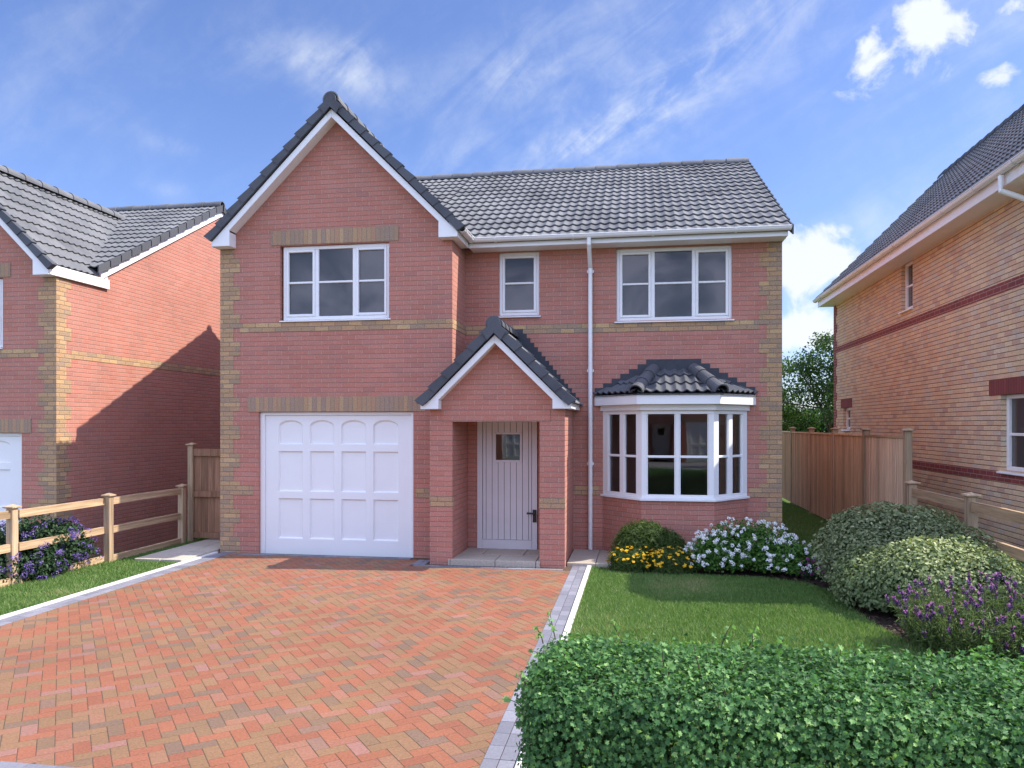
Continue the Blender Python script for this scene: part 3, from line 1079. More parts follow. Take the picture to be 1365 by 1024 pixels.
def build_porch(root, T, org):
    PY = 10.93
    a0, a1, b0, b1 = -3.042, -2.70, -1.402, -1.036
    w = MB()
    w.box(a0, a1, PY, G + .02, -.4, 2.30)
    w.box(XG + .002, a1 - .0005, G + .02, 12.0, -.4, 2.30)
    w.box(b0, b1, PY, MY + .01, -.4, 2.30)
    w.box(a1, b0, PY + .0, PY + .22, 2.119, 2.30)
    # gable above
    ax = -2.03
    w.prism([(a0, PY, 2.30), (b1, PY, 2.30), (b1, PY, 2.34), (ax, PY, 3.30), (a0, PY, 2.34)], (0, .2, 0))
    # wall round the front door
    w.box(a1, -2.55, 11.97, 12.1, -.3, 2.3)
    w.box(-1.56, b0, 11.97, 12.1, -.3, 2.3)
    w.box(-2.55, -1.56, 11.97, 12.1, 2.16, 2.3)
    p = w.build('porch', RED, root, T, org)
    l = MB()
    l.box(-2.86, -1.245, PY - .012, PY + .002, 2.115, 2.285)
    l.build('lintel', RED, p, T, org)
    for (x0, x1) in ((a0 - .004, a1 + .004), (b0 - .004, b1 + .004)):
        s = MB()
        s.box(x0, x1, PY - .005, PY + .1, .855, 1.005)
        s.build('string_course', BUFF, p, T, org)
    ce = MB()
    ce.box(a1, b0, PY + .22, 11.97, 2.24, 2.27)
    ce.build('ceiling', WHITE, p, T, org)
    # roof
    q2 = math.sqrt(.5)
    gz, hw = 3.55, 1.135
    r = MB()
    for sd in (-1, 1):
        yend = MY - 0.004 if sd > 0 else MY + .0
        O = (ax + sd * hw, 10.74, gz - hw - .05)
        tiled(r, O, (0, 1, 0), (-sd * q2, 0, q2), yend - 10.74, hw / q2, gauge=.28)
    c_roof = r.build('roof', TILE, p, T, org)
    u = MB()
    for sd in (-1, 1):
        u.quad((ax + sd * (hw - .03), 10.78, gz - hw - .06), (ax, 10.78, gz - .09), (ax, MY - .01, gz - .09), (ax + sd * (hw - .03), MY - .01, gz - hw - .06))
    u.build('roof_felt', LEAD, p, T, org)
    c = MB()
    caps(c, (ax, 10.70, gz - .045), (ax, MY - .005, gz - .045), r=.11, length=.36)
    c.build('ridge_tile', VERGE, p, T, org)
    v = MB()
    VY = 10.70
    for sd in (-1, 1):
        verge(v, (ax, gz + .03), 1.16, sd, VY, 6, h=.125)
    v.prism([(ax + .10 * math.sin(R(t)), VY - .025, gz - .045 + .115 * math.cos(R(t))) for t in range(-100, 101, 20)], (0, .05, 0))
    v.prism([(ax - .17, VY - .030, gz - .15), (ax - .10, VY - .030, gz - .27), (ax, VY - .030, gz - .165), (ax + .10, VY - .030, gz - .27), (ax + .17, VY - .030, gz - .15), (ax, VY - .030, gz + .04)], (0, .03, 0))
    v.build('verge_tile', VERGE, p, T, org)
    bb = MB()
    BY, iz, oz, fi, fo = 10.745, 3.245, 3.365, .835, 1.105
    for sd in (-1, 1):
        poly = [(ax, oz), (ax, iz), (ax + sd * fi, iz - fi + .018), (ax + sd * fi, 2.295), (ax + sd * fo, 2.295), (ax + sd * fo, 2.365), (ax + sd * (fo - .09), 2.37)]
        bb.prism([(q[0], BY, q[1]) for q in poly], (0, .022, 0))
        bb.quad((ax, BY + .02, iz + .004), (ax + sd * fi, BY + .02, iz - fi + .022), (ax + sd * fi, PY + .01, iz - fi + .022), (ax, PY + .01, iz + .004))
        bb.box(min(ax + sd * fi, ax + sd * (fo - .002)), max(ax + sd * fi, ax + sd * (fo - .002)), BY + .0225, PY - .002, 2.298, 2.43)
        yb = 12.30 if sd > 0 else G - .01
        xa, xb = ax + sd * (fo - .022), ax + sd * fo
        bb.box(min(xa, xb), max(xa, xb), BY + .0225, yb, 2.297, 2.41)
        if sd > 0:
            bb.box(b1 + .001, ax + fo - .0225, PY, 12.30, 2.300, 2.315)
    bb.build('bargeboard', WHITE, p, T, org, bevel=.004)
    # stepped lead flashing where the porch roof meets the wall
    fl = MB()
    for i in range(16):
        xb = -1.855 + .0616 * i
        xa = xb - .0614 if i else -1.99
        zt = 3.638 - i * .075
        fl.box(xa, xb, MY - .008, MY + .004, min(zt - .02, max(zt - .34, 3.46 - abs(xb - ax), 2.44)), zt)
    for i in range(9):
        xa = -2.205 - .0616 * i
        fl.box(xa, xa + .0614 if i else -1.991, MY - .008, MY + .004, 3.30 - i * .075, 3.638 - i * .075)
    fl.build('flashing', LEAD, p, T, org)
    # door
    f = MB()
    dy = 11.955
    x0, x1, z0, z1 = -2.545, -1.572, .085, 2.2
    f.box(x0, x0 + .085, dy, dy + .08, z0, z1)
    f.box(x1 - .085, x1, dy, dy + .08, z0, z1)
    f.box(x0 + .085, x1 - .085, dy, dy + .08, z1 - .08, z1)
    f.box(x0 + .085, x1 - .085, dy - .01, dy + .08, z0, z0 + .145)
    fd = f.build('front_door', DOORG, root, T, org, bevel=.004)
    lf = MB()
    lx0, lx1 = x0 + .09, x1 - .09
    wx0, wx1, wz0, wz1 = -2.275, -1.815, 1.47, 1.95
    lz0, lz1 = z0 + .15, z1 - .085
    gr = [lx0 + .05, lx1 - .045]
    nb = 7
    gr = [lx0] + [lx0 + .055] + [lx0 + .055 + (lx1 - lx0 - .105) * i / nb for i in range(1, nb + 1)] + [lx1]
    gr[-2] = lx1 - .05
    for i in range(len(gr) - 1):
        a, b = gr[i] + .004, gr[i + 1] - .004
        if b <= wx0 or a >= wx1:
            lf.box(a, b, dy + .012, dy + .05, lz0, lz1)
        else:
            lf.box(a, b, dy + .012, dy + .05, lz0, wz0)
            lf.box(a, b, dy + .012, dy + .05, wz1, lz1)
            if a < wx0:
                lf.box(a, wx0, dy + .012, dy + .05, wz0, wz1)
            if b > wx1:
                lf.box(wx1, b, dy + .012, dy + .05, wz0, wz1)
    leaf = lf.build('door_leaf', DOORG, fd, T, org, bevel=.003)
    bk = MB()
    bk.box(lx0 - .01, wx0, dy + .03, dy + .045, lz0 - .01, lz1 + .01)
    bk.box(wx1, lx1 + .01, dy + .03, dy + .045, lz0 - .01, lz1 + .01)
    bk.box(wx0, wx1, dy + .03, dy + .045, lz0 - .01, wz0)
    bk.box(wx0, wx1, dy + .03, dy + .045, wz1, lz1 + .01)
    bk.build('groove', GROOVE, fd, T, org)
    ws = MB()
    for (a, b, c2, d2) in ((wx0, wx0 + .035, wz0, wz1), (wx1 - .035, wx1, wz0, wz1), (wx0 + .035, wx1 - .035, wz0, wz0 + .035), (wx0 + .035, wx1 - .035, wz1 - .035, wz1)):
        ws.box(a, b, dy + .0, dy + .055, c2, d2)
    ws.build('window_frame', DOORG, fd, T, org, bevel=.003)
    pn = MB()
    pn.quad((wx0 + .02, dy + .03, wz0 + .02), (wx1 - .02, dy + .03, wz0 + .02), (wx1 - .02, dy + .03, wz1 - .02), (wx0 + .02, dy + .03, wz1 - .02))
    pn.build('pane', CLEAR, fd, T, org)
    h = MB()
    hx, hz = -1.612, .62
    h.box(hx - .03, hx + .03, dy - .014, dy + .002, hz - .10, hz + .10)
    h.tube([(hx, dy - .008, hz + .045), (hx, dy - .05, hz + .045)], .015, 8)
    h.tube([(hx + .008, dy - .05, hz + .045), (hx - .12, dy - .052, hz + .045)], .015, 8)
    h.build('handle', BLACK, fd, T, org)


def build_bay(root, T, org):
    """canted bay window with its own hipped tiled roof"""
    fy = 11.70
    fl, fr_, wl, wr = .06, 1.125, -.555, 1.69          # front corners and wall ends of the frame line
    def ring(off, z):
        # outline offset outwards by off
        k = off * math.tan(R(22.5))
        return [(wl - off * .78, MY, z), (fl - k, fy - off, z), (fr_ + k, fy - off, z), (wr + off * .78, MY, z)]

    def band(mb, off0, off1, z0, z1):
        a, b = ring(off0, z0), ring(off1, z0)
        for i in range(3):
            P0, P1, Q1, Q0 = b[i], b[i + 1], a[i + 1], a[i]
            vs = [P0, P1, Q1, Q0] + [(p[0], p[1], z1) for p in (P0, P1, Q1, Q0)]
            mb.add(vs, [(3, 2, 1, 0), (4, 5, 6, 7), (0, 1, 5, 4), (2, 3, 7, 6), (1, 2, 6, 5), (3, 0, 4, 7)], .5)
    frm = MB()
    z0, z1 = .955, 2.285
    rail = 1.585
    pts = ring(0, 0)
    band(frm, -.065, 0, z0, z0 + .055)
    band(frm, -.065, 0, z1 - .055, z1)
    specs = [(pts[0], pts[1], [.5]), (pts[1], pts[2], [.5]), (pts[2], pts[3], [.5])]
    pn = MB()
    for si, (A, Bp, muls) in enumerate(specs):
        A, Bp = Vector((A[0], A[1], 0)), Vector((Bp[0], Bp[1], 0))
        d = (Bp - A)
        L = d.length
        d.normalize()
        nin = Vector((-d.y, d.x, 0))

        def bar(s0, s1, za, zb, o0, o1):
            p = [A + d * s0 + nin * o0, A + d * s1 + nin * o0, A + d * s1 + nin * o1, A + d * s0 + nin * o1]
            vs = [(q.x, q.y, z) for z in (za, zb) for q in p]
            frm.add(vs, [(3, 2, 1, 0), (4, 5, 6, 7), (0, 1, 5, 4), (2, 3, 7, 6), (1, 2, 6, 5), (3, 0, 4, 7)], .5)
        pw = .12 if si != 1 else .075
        zz0, zz1 = z0 + .0551, z1 - .0551
        bar(0, pw, zz0, zz1, .0005, .075)
        bar(L - pw, L, zz0, zz1, .0005, .075)
        mid = L / 2
        if si == 1:
            bar(mid - .028, mid + .028, zz0, zz1, .004, .07)
        else:
            bar(mid - .045, mid + .045, zz0, zz1, .004, .07)
        hw = .028 if si == 1 else .045
        for (a, b) in ((pw, mid - hw), (mid + hw, L - pw)):
            bar(a, b, rail - .018, rail + .018, .008, .06)
            bar(a, a + .018, zz0, zz1, .012, .06)
            bar(b - .018, b, zz0, zz1, .012, .06)
        g0, g1 = A + d * .04 + nin * .036, A + d * (L - .04) + nin * .036
        pn.quad((g0.x, g0.y, z0 + .02), (g1.x, g1.y, z0 + .02), (g1.x, g1.y, z1 - .02), (g0.x, g0.y, z1 - .02))
    bw = frm.build('bay_window', WHITE, root, T, org, bevel=.004)
    pn.build('pane', CLEAR, bw, T, org)
    s = MB()
    band(s, -.08, .055, .918, .954)
    s.build('sill', WHITE, bw, T, org, bevel=.005)
    b = MB()
    a = ring(.008, -.4)
    for i in range(3):
        p, q = a[i], a[i + 1]
        b.quad((p[0], p[1], -.4), (q[0], q[1], -.4), (q[0], q[1], .917), (p[0], p[1], .917))
    b.build('bay_wall', RED, bw, T, org)
    f = MB()
    band(f, -.05, .055, 2.286, 2.372)
    band(f, -.05, .175, 2.373, 2.53)
    f.build('fascia', WHITE, bw, T, org, bevel=.005)
    # roof: eave ring at off .16, top line on the wall at z 3.06
    zt, ze = 2.93, 2.545
    eo = .20
    e = ring(eo, ze)
    tl, tr = Vector((.25, MY, zt)), Vector((.87, MY, zt))
    r = MB()
    E = [Vector(p) for p in e]

    def face(A, Bp, TA, TB, gauge):
        U = (Bp - A).normalized()
        W = (Bp - A).length
        tm = (TA + TB) / 2 if TB is not None else TA
        rel = tm - A
        Sv = rel - U * rel.dot(U)
        L = Sv.length
        Sv.normalize()
        ua = (TA - A).dot(U)
        ub = (TB - A).dot(U) if TB is not None else ua

        def smax(u):
            if u < ua:
                return L * u / max(ua, 1e-4)
            if u > ub:
                return L * (W - u) / max(W - ub, 1e-4)
            return L
        tiled(r, A, U, Sv, W, L, gauge=gauge, smax=smax, wave=.148, amp=.023)
        return U, Sv
    face(E[1], E[2], tl, tr, .33)

    def tri(A, Bp, Tp, gauge):
        # side slope: triangle A, Bp, Tp where one end lies on the wall
        U = (Bp - A).normalized()
        W = (Bp - A).length
        rel = Tp - A
        Sv = rel - U * rel.dot(U)
        L = Sv.length
        Sv.normalize()
        ua = rel.dot(U)

        def smax(u):
            if ua <= 0:
                return L * (W - u) / max(W - ua, 1e-4)
            if ua >= W:
                return L * u / ua
            return L * u / ua if u < ua else L * (W - u) / (W - ua)
        smn = None
        tiled(r, A, U, Sv, W, L, gauge=gauge, smax=smax, wave=.148, amp=.023)
    tri(E[0], E[1], tl, .33)
    tri(E[2], E[3], tr, .33)
    r.build('roof', VERGE, bw, T, org)
    u = MB()
    d3 = Vector((0, 0, -.03))
    for fc in ((E[0], E[1], tl), (E[1], E[2], tr, tl), (E[2], E[3], tr)):
        u.add([p + d3 for p in fc], [tuple(range(len(fc)))], .5)
    u.build('roof_felt', LEAD, bw, T, org)
    c = MB()
    up = Vector((0, 0, .02))
    for (p, t) in ((E[1], tl), (E[2], tr)):
        c = MB()
        dd = (p - t).normalized()
        caps(c, p + dd * .02 + up, t + up + Vector((0, -.03, 0)), r=.10, length=.30, half=95)
        c.build('ridge_tile', VERGE, bw, T, org)
    fl2 = MB()
    for i in range(8):
        xa, xb = .137 - i * .137, .989 + i * .137
        zz = 3.11 - i * .075
        if zz < 2.64:
            break
        fl2.box(xa, xb, MY - .008 - i * .0004, MY + .004, max(zz - .30, 2.50 + .002 * i), zz)
    fl2.build('flashing', LEAD, bw, T, org)
    # dark living room behind the glass
    rm = MB()
    rm.quad((-6.5, 16.2, 0), (2.15, 16.2, 0), (2.15, 16.2, 2.5), (-6.5, 16.2, 2.5))
    rm.quad((-6.5, 12.42, .05), (2.15, 12.42, .05), (2.15, 16.2, .05), (-6.5, 16.2, .05))
    rm.quad((-6.5, 12.42, 2.42), (-6.5, 16.2, 2.42), (2.15, 16.2, 2.42), (2.15, 12.42, 2.42))
    rm.quad((-6.5, 12.42, 0), (-6.5, 16.2, 0), (-6.5, 16.2, 2.5), (-6.5, 12.42, 2.5))
    rm.quad((2.15, 12.42, 0), (2.15, 16.2, 0), (2.15, 16.2, 2.5), (2.15, 12.42, 2.5))
    rm.quad((-.95, 12.45, 0), (-.95, 16.2, 0), (-.95, 16.2, 2.5), (-.95, 12.45, 2.5))
    rm.build('room_lining', ROOMW, bw, T, org)


build_house('detached_house', 'red brick detached house with porch, white garage door and bay window', 1.0, 0.0, 0.0, True)
build_house('detached_house', 'red brick house behind the post and rail fence, its side wall partly in shadow', -1.0, -16.374, -.345, False)




def copy_tree(o, parent=None):
    c = o.copy()
    C.objects.link(c)
    if parent is not None:
        c.parent = parent
    for ch in list(o.children):
        copy_tree(ch, c)
    return c


MAIN = [o for o in C.objects if o.name == 'detached_house'][0]
bpy.context.view_layer.update()
opp = copy_tree(MAIN)
opp.rotation_euler = (0, 0, math.pi)
opp.location = (1.5, -20.5, 0)
opp['label'] = 'red brick house across the road, reflected in the bay window glass'
opp = copy_tree(MAIN)
opp.rotation_euler = (0, 0, math.pi)
opp.location = (-9.2, -20.5, 0)
opp['label'] = 'red brick house across the road, reflected in the pane of the front door'


# ------------------------------------------------------------------ the brown brick house on the right
def build_right():
    X, Y0, Y1 = 5.20, 10.30, 21.55
    org = (X + 3, Y0, .3)
    root = thing('detached_house', 'brown brick house with dark red brick bands and a steep grey roof', 'house', org)

    def B(mb, nm, mat, parent=root, **kw):
        return mb.build(nm, mat, parent, None, org, **kw)
    w = MB()
    wins = [(11.26, 12.04, 1.41, 2.50), (15.62, 16.26, 4.33, 5.27), (19.95, 20.60, 1.96, 2.50)]
    wall_x(w, X, Y0, Y1, -.4, 5.3, wins, depth=.14)
    XE, RX, RZ2 = 10.7, 7.95, 8.68
    for yy, rev in ((Y0, False), (Y1, True)):
        p = [(X, yy, -.4), (XE, yy, -.4), (XE, yy, 5.3), (RX, yy, RZ2 - .22), (X, yy, 5.3)]
        w.add(p[::-1] if rev else p, [(0, 1, 2, 3, 4)], .5)
    w.quad((XE, Y0, -.4), (XE, Y1, -.4), (XE, Y1, 5.3), (XE, Y0, 5.3))
    B(w, 'wall', MULTI)
    d = MB()
    P = .005
    d.box(X - P, X + .03, Y0, Y1 - .23, 3.975, 4.125)
    B(d, 'string_course', DKRED)
    d = MB()
    d.box(X - P, X + .03, Y0, Y1 - .35, 1.245, 1.395)
    B(d, 'string_course', DKRED)
    d = MB()
    z, k = .0, 0
    while z < 5.2:
        z1 = min(z + .225, 5.25)
        d.box(X - P * 1.2, X + .03, Y1 - (.225 if k % 2 else .338), Y1 + P, z, z1)
        z, k = z1, k + 1
    B(d, 'quoin', DKRED)
    for (a, b, c, e) in ((10.95, 12.39, 2.50, 2.728), (19.80, 20.80, 2.50, 2.728)):
        l = MB()
        l.box(X - .012, X + .05, a, b, c, e)
        B(l, 'lintel', DKSOLD)
    for (a, b, c, e), rails in zip(wins, (1.93, 4.80, 2.23)):
        f = MB()
        o, x0 = .06, X + .075
        f.box(x0, x0 + .07, a, a + o, c, e)
        f.box(x0, x0 + .07, b - o, b, c, e)
        f.box(x0, x0 + .07, a + o, b - o, c, c + o)
        f.box(x0, x0 + .07, a + o, b - o, e - o, e)
        f.box(x0 + .005, x0 + .05, a + o, b - o, rails - .02, rails + .02)
        f.box(x0 - .012, x0 + .05, a + o, a + o + .035, c + o, e - o)
        f.box(x0 - .012, x0 + .05, b - o - .035, b - o, c + o, e - o)
        wi = B(f, 'window', WHITE, bevel=.005)
        p = MB()
        p.quad((x0 + .03, a + .03, c + .03), (x0 + .03, a + .03, e - .03), (x0 + .03, b - .03, e - .03), (x0 + .03, b - .03, c + .03))
        B(p, 'pane', PANE, wi)
        s = MB()
        s.prism([(X + .10, a - .03, c), (X - .05, a - .03, c - .02), (X - .05, a - .03, c - .045), (X + .10, a - .03, c - .04)], (0, b - a + .06, 0))
        B(s, 'sill', WHITE, wi, bevel=.004)
    # roof, 45 degrees
    q2 = math.sqrt(.5)
    r = MB()
    ex = 4.77
    hw = RX - ex
    ya, yb = Y0 - .15, Y1 + .14
    tiled(r, (ex, yb, RZ2 - hw - .04), (0, -1, 0), (q2, 0, q2), yb - ya, hw / q2, gauge=.30)
    tiled(r, (RX + hw, ya, RZ2 - hw - .04), (0, 1, 0), (-q2, 0, q2), yb - ya, hw / q2, gauge=.30, seg=4)
    rf = B(r, 'roof', TILE)
    u = MB()
    u.quad((ex + .03, ya, RZ2 - hw - .05), (ex + .03, yb, RZ2 - hw - .05), (RX, yb, RZ2 - .08), (RX, ya, RZ2 - .08))
    u.quad((RX, ya, RZ2 - .08), (RX, yb, RZ2 - .08), (RX + hw, yb, RZ2 - hw - .05), (RX + hw, ya, RZ2 - hw - .05))
    B(u, 'roof_felt', LEAD, rf)
    c = MB()
    caps(c, (RX, ya, RZ2 - .085), (RX, yb + .03, RZ2 - .085), r=.12, length=.42)
    B(c, 'ridge_tile', VERGE, rf)
    v = MB()
    n = 15
    for i in range(n):
        for yy in (yb, ya - .02):
            xa, xb = ex + hw * i / n, ex + hw * (i + 1.1) / n
            za, zb = RZ2 - (RX - xa) + .03, RZ2 - (RX - min(xb, RX)) - .01
            v.prism([(xa, yy, za), (xb, yy, zb), (xb, yy, zb - .16), (xa, yy, za - .16)], (0, .022, 0))
    B(v, 'verge_tile', VERGE, rf)
    f = MB()
    fx = 4.80
    f.box(fx, fx + .022, ya + .03, yb - .10, 5.235, 5.45)
    f.box(fx + .0225, X + .02, ya + .031, yb - .101, 5.245, 5.262)
    for yy in (ya + .06, yb - .10):
        f.prism([(ex + .12, yy, RZ2 - hw - .10), (RX, yy, RZ2 - .22), (RX, yy, RZ2 - .46), (ex + .42, yy, RZ2 - hw - .05), (ex + .12, yy, 5.24)], (0, .03, 0))
    B(f, 'fascia', WHITE, bevel=.004)
    g = MB()
    gutter(g, (fx - .062, ya + .02, 5.435), (fx - .062, yb - .02, 5.435), (-1, 0, 0), r=.06)
    B(g, 'gutter', WHITE)
    dp = MB()
    dp.tube([(fx - .062, 10.97, 5.36), (fx - .062, 10.97, 5.16), (X - .15, 10.90, 5.0), (X - .06, 10.87, 4.93), (X - .06, 10.87, .3)], .036, 14)
    B(dp, 'drainpipe', WHITE)
    return root


build_right()


# ------------------------------------------------------------------ ground
def ground_h(x, y):
    def sm(t):
        t = min(1, max(0, t))
        return t * t * (3 - 2 * t)
    h = -.35 * sm((-8.0 - x) / 1.2)
    h += .30 * sm((x - 4.12) / .8) * sm((y - 6) / 3)
    return h


gm = MB()
xs = [-900, -300, -100, -40, -20, -12, -10] + [-9.6 + .2 * i for i in range(10)] + [-7.6, -6.6, -4, -2, 0, 2, 4.1] + [4.2 + .15 * i for i in range(7)] + [5.6, 7, 12, 20, 40, 100, 300, 900]
ys = [-900, -200, -60, -20, -8, 0, 3, 6, 7, 8, 9, 10, 11, 12, 14, 18, 24, 40, 80, 200, 900]
vs = [(x, y, ground_h(x, y) - .03) for y in ys for x in xs]
nx = len(xs)
gm.add(vs, [(j * nx + i, j * nx + i + 1, (j + 1) * nx + i + 1, (j + 1) * nx + i) for j in range(len(ys) - 1) for i in range(nx - 1)], .5)
kind(gm.build('ground', TURF), 'structure')
pv = MB()
pv.box(-200, 200, 1.2, 3.05, -.2, -.012)
kind(pv.build('pavement', PAVING), 'structure')
rd = MB()
rd.box(-200, 200, -6.5, 1.05, -.4, -.02)
kind(rd.build('road', TARMAC), 'structure')
kb = MB()
for i in range(60):
    kb.box(-27 + i * .915, -27 + i * .915 + .905, 1.06, 1.19, -.3, .005)
kind(kb.build('kerb', KERB), 'structure')
oc = MB()
oc.quad((-15.0, -19.8, -.004), (8.5, -19.8, -.004), (8.5, -6.6, -.004), (-15.0, -6.6, -.004))
kind(oc.build('driveway', PAVING), 'structure')
gar = MB()
gar.quad((-16, 3.1, -.375 + .004), (-10.3, 3.1, -.375 + .004), (-10.3, 11.4, -.375 + .004), (-16, 11.4, -.375 + .004))
kind(gar.build('driveway', PAVING), 'structure')


def paver(mb, cx, cy, ang, L, Wd, z=0.0, tint=None, th=.03, clip=None):
    """a block with a small chamfer; ang in radians"""
    ca, sa = math.cos(ang), math.sin(ang)
    j = .0024
    a, b = L / 2 - j, Wd / 2 - j
    dz = (random.random() - .5) * .0012
    tx, ty = (random.random() - .5) * .005, (random.random() - .5) * .005
    corners = [(-a, -b), (a, -b), (a, b), (-a, b)]
    if clip is not None:
        wc = [(cx + p[0] * ca - p[1] * sa, cy + p[0] * sa + p[1] * ca) for p in corners]
        wc = clip(wc)
        if wc is None or len(wc) < 3:
            return
        mx, my = sum(p[0] for p in wc) / len(wc), sum(p[1] for p in wc) / len(wc)
        out = wc
        inn = []
        for p in wc:
            d = math.hypot(p[0] - mx, p[1] - my) or 1
            k = max(.2, 1 - .0065 / d)
            inn.append((mx + (p[0] - mx) * k, my + (p[1] - my) * k))
    else:
        out = [(cx + p[0] * ca - p[1] * sa, cy + p[0] * sa + p[1] * ca) for p in corners]
        c = .0022
        corners = [(-a + c, -b + c), (a - c, -b + c), (a - c, b - c), (-a + c, b - c)]
        inn = [(cx + p[0] * ca - p[1] * sa, cy + p[0] * sa + p[1] * ca) for p in corners]
    n = len(out)
    zz = lambda p: z + dz + tx * (p[0] - cx) + ty * (p[1] - cy)
    vs = [(p[0], p[1], z - th) for p in out] + [(p[0], p[1], zz(p) - .0012) for p in out] + [(p[0], p[1], zz(p)) for p in inn]
    fs = []
    for i in range(n):
        k = (i + 1) % n
        fs += [(i, k, n + k, n + i), (n + i, n + k, 2 * n + k, 2 * n + i)]
    fs.append(tuple(range(2 * n, 3 * n)))
    mb.add(vs, fs, tint)


def clip_poly(poly, planes):
    for (nx_, ny_, c) in planes:                 # keep nx*x+ny*y<=c
        out = []
        for i in range(len(poly)):
            p, q = poly[i], poly[(i + 1) % len(poly)]
            dp, dq = nx_ * p[0] + ny_ * p[1] - c, nx_ * q[0] + ny_ * q[1] - c
            if dp <= 0:
                out.append(p)
            if (dp < 0 < dq) or (dq < 0 < dp):
                t = dp / (dp - dq)
                out.append((p[0] + (q[0] - p[0]) * t, p[1] + (q[1] - p[1]) * t))
        poly = out
        if len(poly) < 3:
            return None
    ar = 0
    for i in range(len(poly)):
        p, q = poly[i], poly[(i + 1) % len(poly)]
        ar += p[0] * q[1] - p[1] * q[0]
    return poly if abs(ar) / 2 > .0004 else None


DX0, DX1, DY0 = -6.45, -.942, 4.085
regions = [(DX0, -3.30, DY0, 11.245), (-3.30, DX1, DY0, 10.735)]
dm = MB()
PLn, PWd = .202, .101


def region_clip(reg):
    x0, x1, y0, y1 = reg
    pl = [(-1, 0, -x0), (1, 0, x1), (0, -1, -y0), (0, 1, y1)]
    return lambda p: clip_poly(p, pl)


clips = [region_clip(r) for r in regions]
ang0 = R(40)
ca, sa = math.cos(ang0), math.sin(ang0)
q = PWd
NN = 105
for j in range(-NN, NN):
    for i in range(-NN, NN):
        # herringbone lattice: (i, j) cell starts a horizontal block when (i - j) % 4 == 0, a vertical one when (i - j) % 4 == 3
        k = (i - j) % 4
        if k == 0:
            u, v, a = (i + 1) * q, (j + .5) * q, 0
        elif k == 3:
            u, v, a = (i + .5) * q, (j + 1) * q, math.pi / 2
            # vertical block covers cells (i, j) and (i, j+1): use the cell whose lower neighbour is not vertical
        else:
            continue
        x, y = -3.4 + u * ca - v * sa, 7.6 + u * sa + v * ca
        if x < DX0 - .2 or x > DX1 + .2 or y < DY0 - .2 or y > 11.5:
            continue
        t = random.random()
        inside = None
        for r, cl in zip(regions, clips):
            if r[0] + .13 < x < r[1] - .13 and r[2] + .13 < y < r[3] - .13:
                inside = True
        if inside:
            paver(dm, x, y, ang0 + a, PLn, PWd, 0, t)
        else:
            for cl in clips:
                paver(dm, x, y, ang0 + a, PLn, PWd, 0, t, clip=cl)
kind(dm.build('driveway', PAVER), 'structure')
js = MB()
js.quad((-6.75, 3.78, -.0022), (-.64, 3.78, -.0022), (-.64, 11.42, -.0022), (-6.75, 11.42, -.0022))
kind(js.build('driveway_bed', JOINT), 'structure')
eb = MB()
y = 4.0
while y < 11.40:
    for x in (-6.605, -6.50):
        paver(eb, x, y + .1, math.pi / 2, .20, .1025, .004)
    if y < 11.0:
        for x in (-.89, -.787):
            paver(eb, x, y + .1, math.pi / 2, .20, .1025, .004)
    y += .20
x = -6.45
while x < DX1 - .05:
    for yy in (4.033, 3.93, 3.83):
        paver(eb, x + .1, yy, 0, .20, .1025, .004)
    if x < -3.45:
        paver(eb, x + .1, 11.30, 0, .20, .1025, .004)
    x += .20
x = -3.25
while x < -1.06:
    paver(eb, x + .1, 10.79, 0, .20, .1025, .004)
    x += .20
yy = 10.85
while yy < 11.2:
    paver(eb, -3.15, yy + .1, math.pi / 2, .20, .1025, .004)
    paver(eb, -3.252, yy + .1, math.pi / 2, .20, .1025, .004)
    yy += .20
kind(eb.build('driveway_edging', GREYB), 'structure')
ke = MB()
y = 4.0
while y < 11.15:
    ke.box(-.727, -.662, y, y + .91, -.1, .022)
    ke.box(-6.735, -6.670, y, y + .91, -.1, .022)
    y += .915
kind(ke.build('kerb', KERB, bevel=.006), 'structure')
sl = MB()
# side path on the left, porch step and slabs before the bay
for i in range(5):
    y = 10.42 + i * .61
    sl.box(-7.52, -7.10, y, y + .595, -.06, .045)
    sl.box(-7.085, -6.70 if i > 1 else -6.742, y, y + .595, -.06, .045)
for i in range(3):
    sl.box(-1.02 + i * .42, -1.02 + i * .42 + .412, 11.09, 11.68, -.06, .052)
    sl.box(-1.02 + i * .42, -1.02 + i * .42 + .412, 11.69, 12.32, -.06, .052)
kind(sl.build('path', SLAB, bevel=.006), 'structure')
st = MB()
for i, (a, b) in enumerate(((-2.76, -2.735), (-2.727, -2.06), (-2.052, -1.46), (-1.452, -1.395))):
    st.box(a, b, 10.905, 11.40, -.05, .085)
for (a, b) in ((-2.70, -2.35), (-2.342, -1.72), (-1.712, -1.40)):
    st.box(a, b, 11.408, 12.02, -.05, .085)
kind(st.build('step', SLAB, bevel=.006), 'structure')


# ------------------------------------------------------------------ fences
def post(root, x, y, z0, z1, org, w=.10, cap=.15, mat=WOODV):
    m = MB()
    m.box(x - w / 2, x + w / 2, y - w / 2, y + w / 2, z0, z1)
    p = m.build('post', mat, root, None, org, bevel=.006)
    c = MB()
    h = cap / 2
    zc = z1 + .028
    base = [(x - h, y - h), (x + h, y - h), (x + h, y + h), (x - h, y + h)]
    b2 = [(x + (p_[0] - x) * .55, y + (p_[1] - y) * .55) for p_ in base]
    vs = [(a, b, z1 + .001) for a, b in b2] + [(a, b, z1 + .012) for a, b in base] + [(a, b, zc) for a, b in base] + [(x, y, zc + .03)]
    fs = [(3, 2, 1, 0)]
    for i in range(4):
        k = (i + 1) % 4
        fs += [(i, k, 4 + k, 4 + i), (4 + i, 4 + k, 8 + k, 8 + i), (8 + i, 8 + k, 12)]
    c.add(vs, fs)
    c.build('post_cap', mat, p, None, org)
    return p


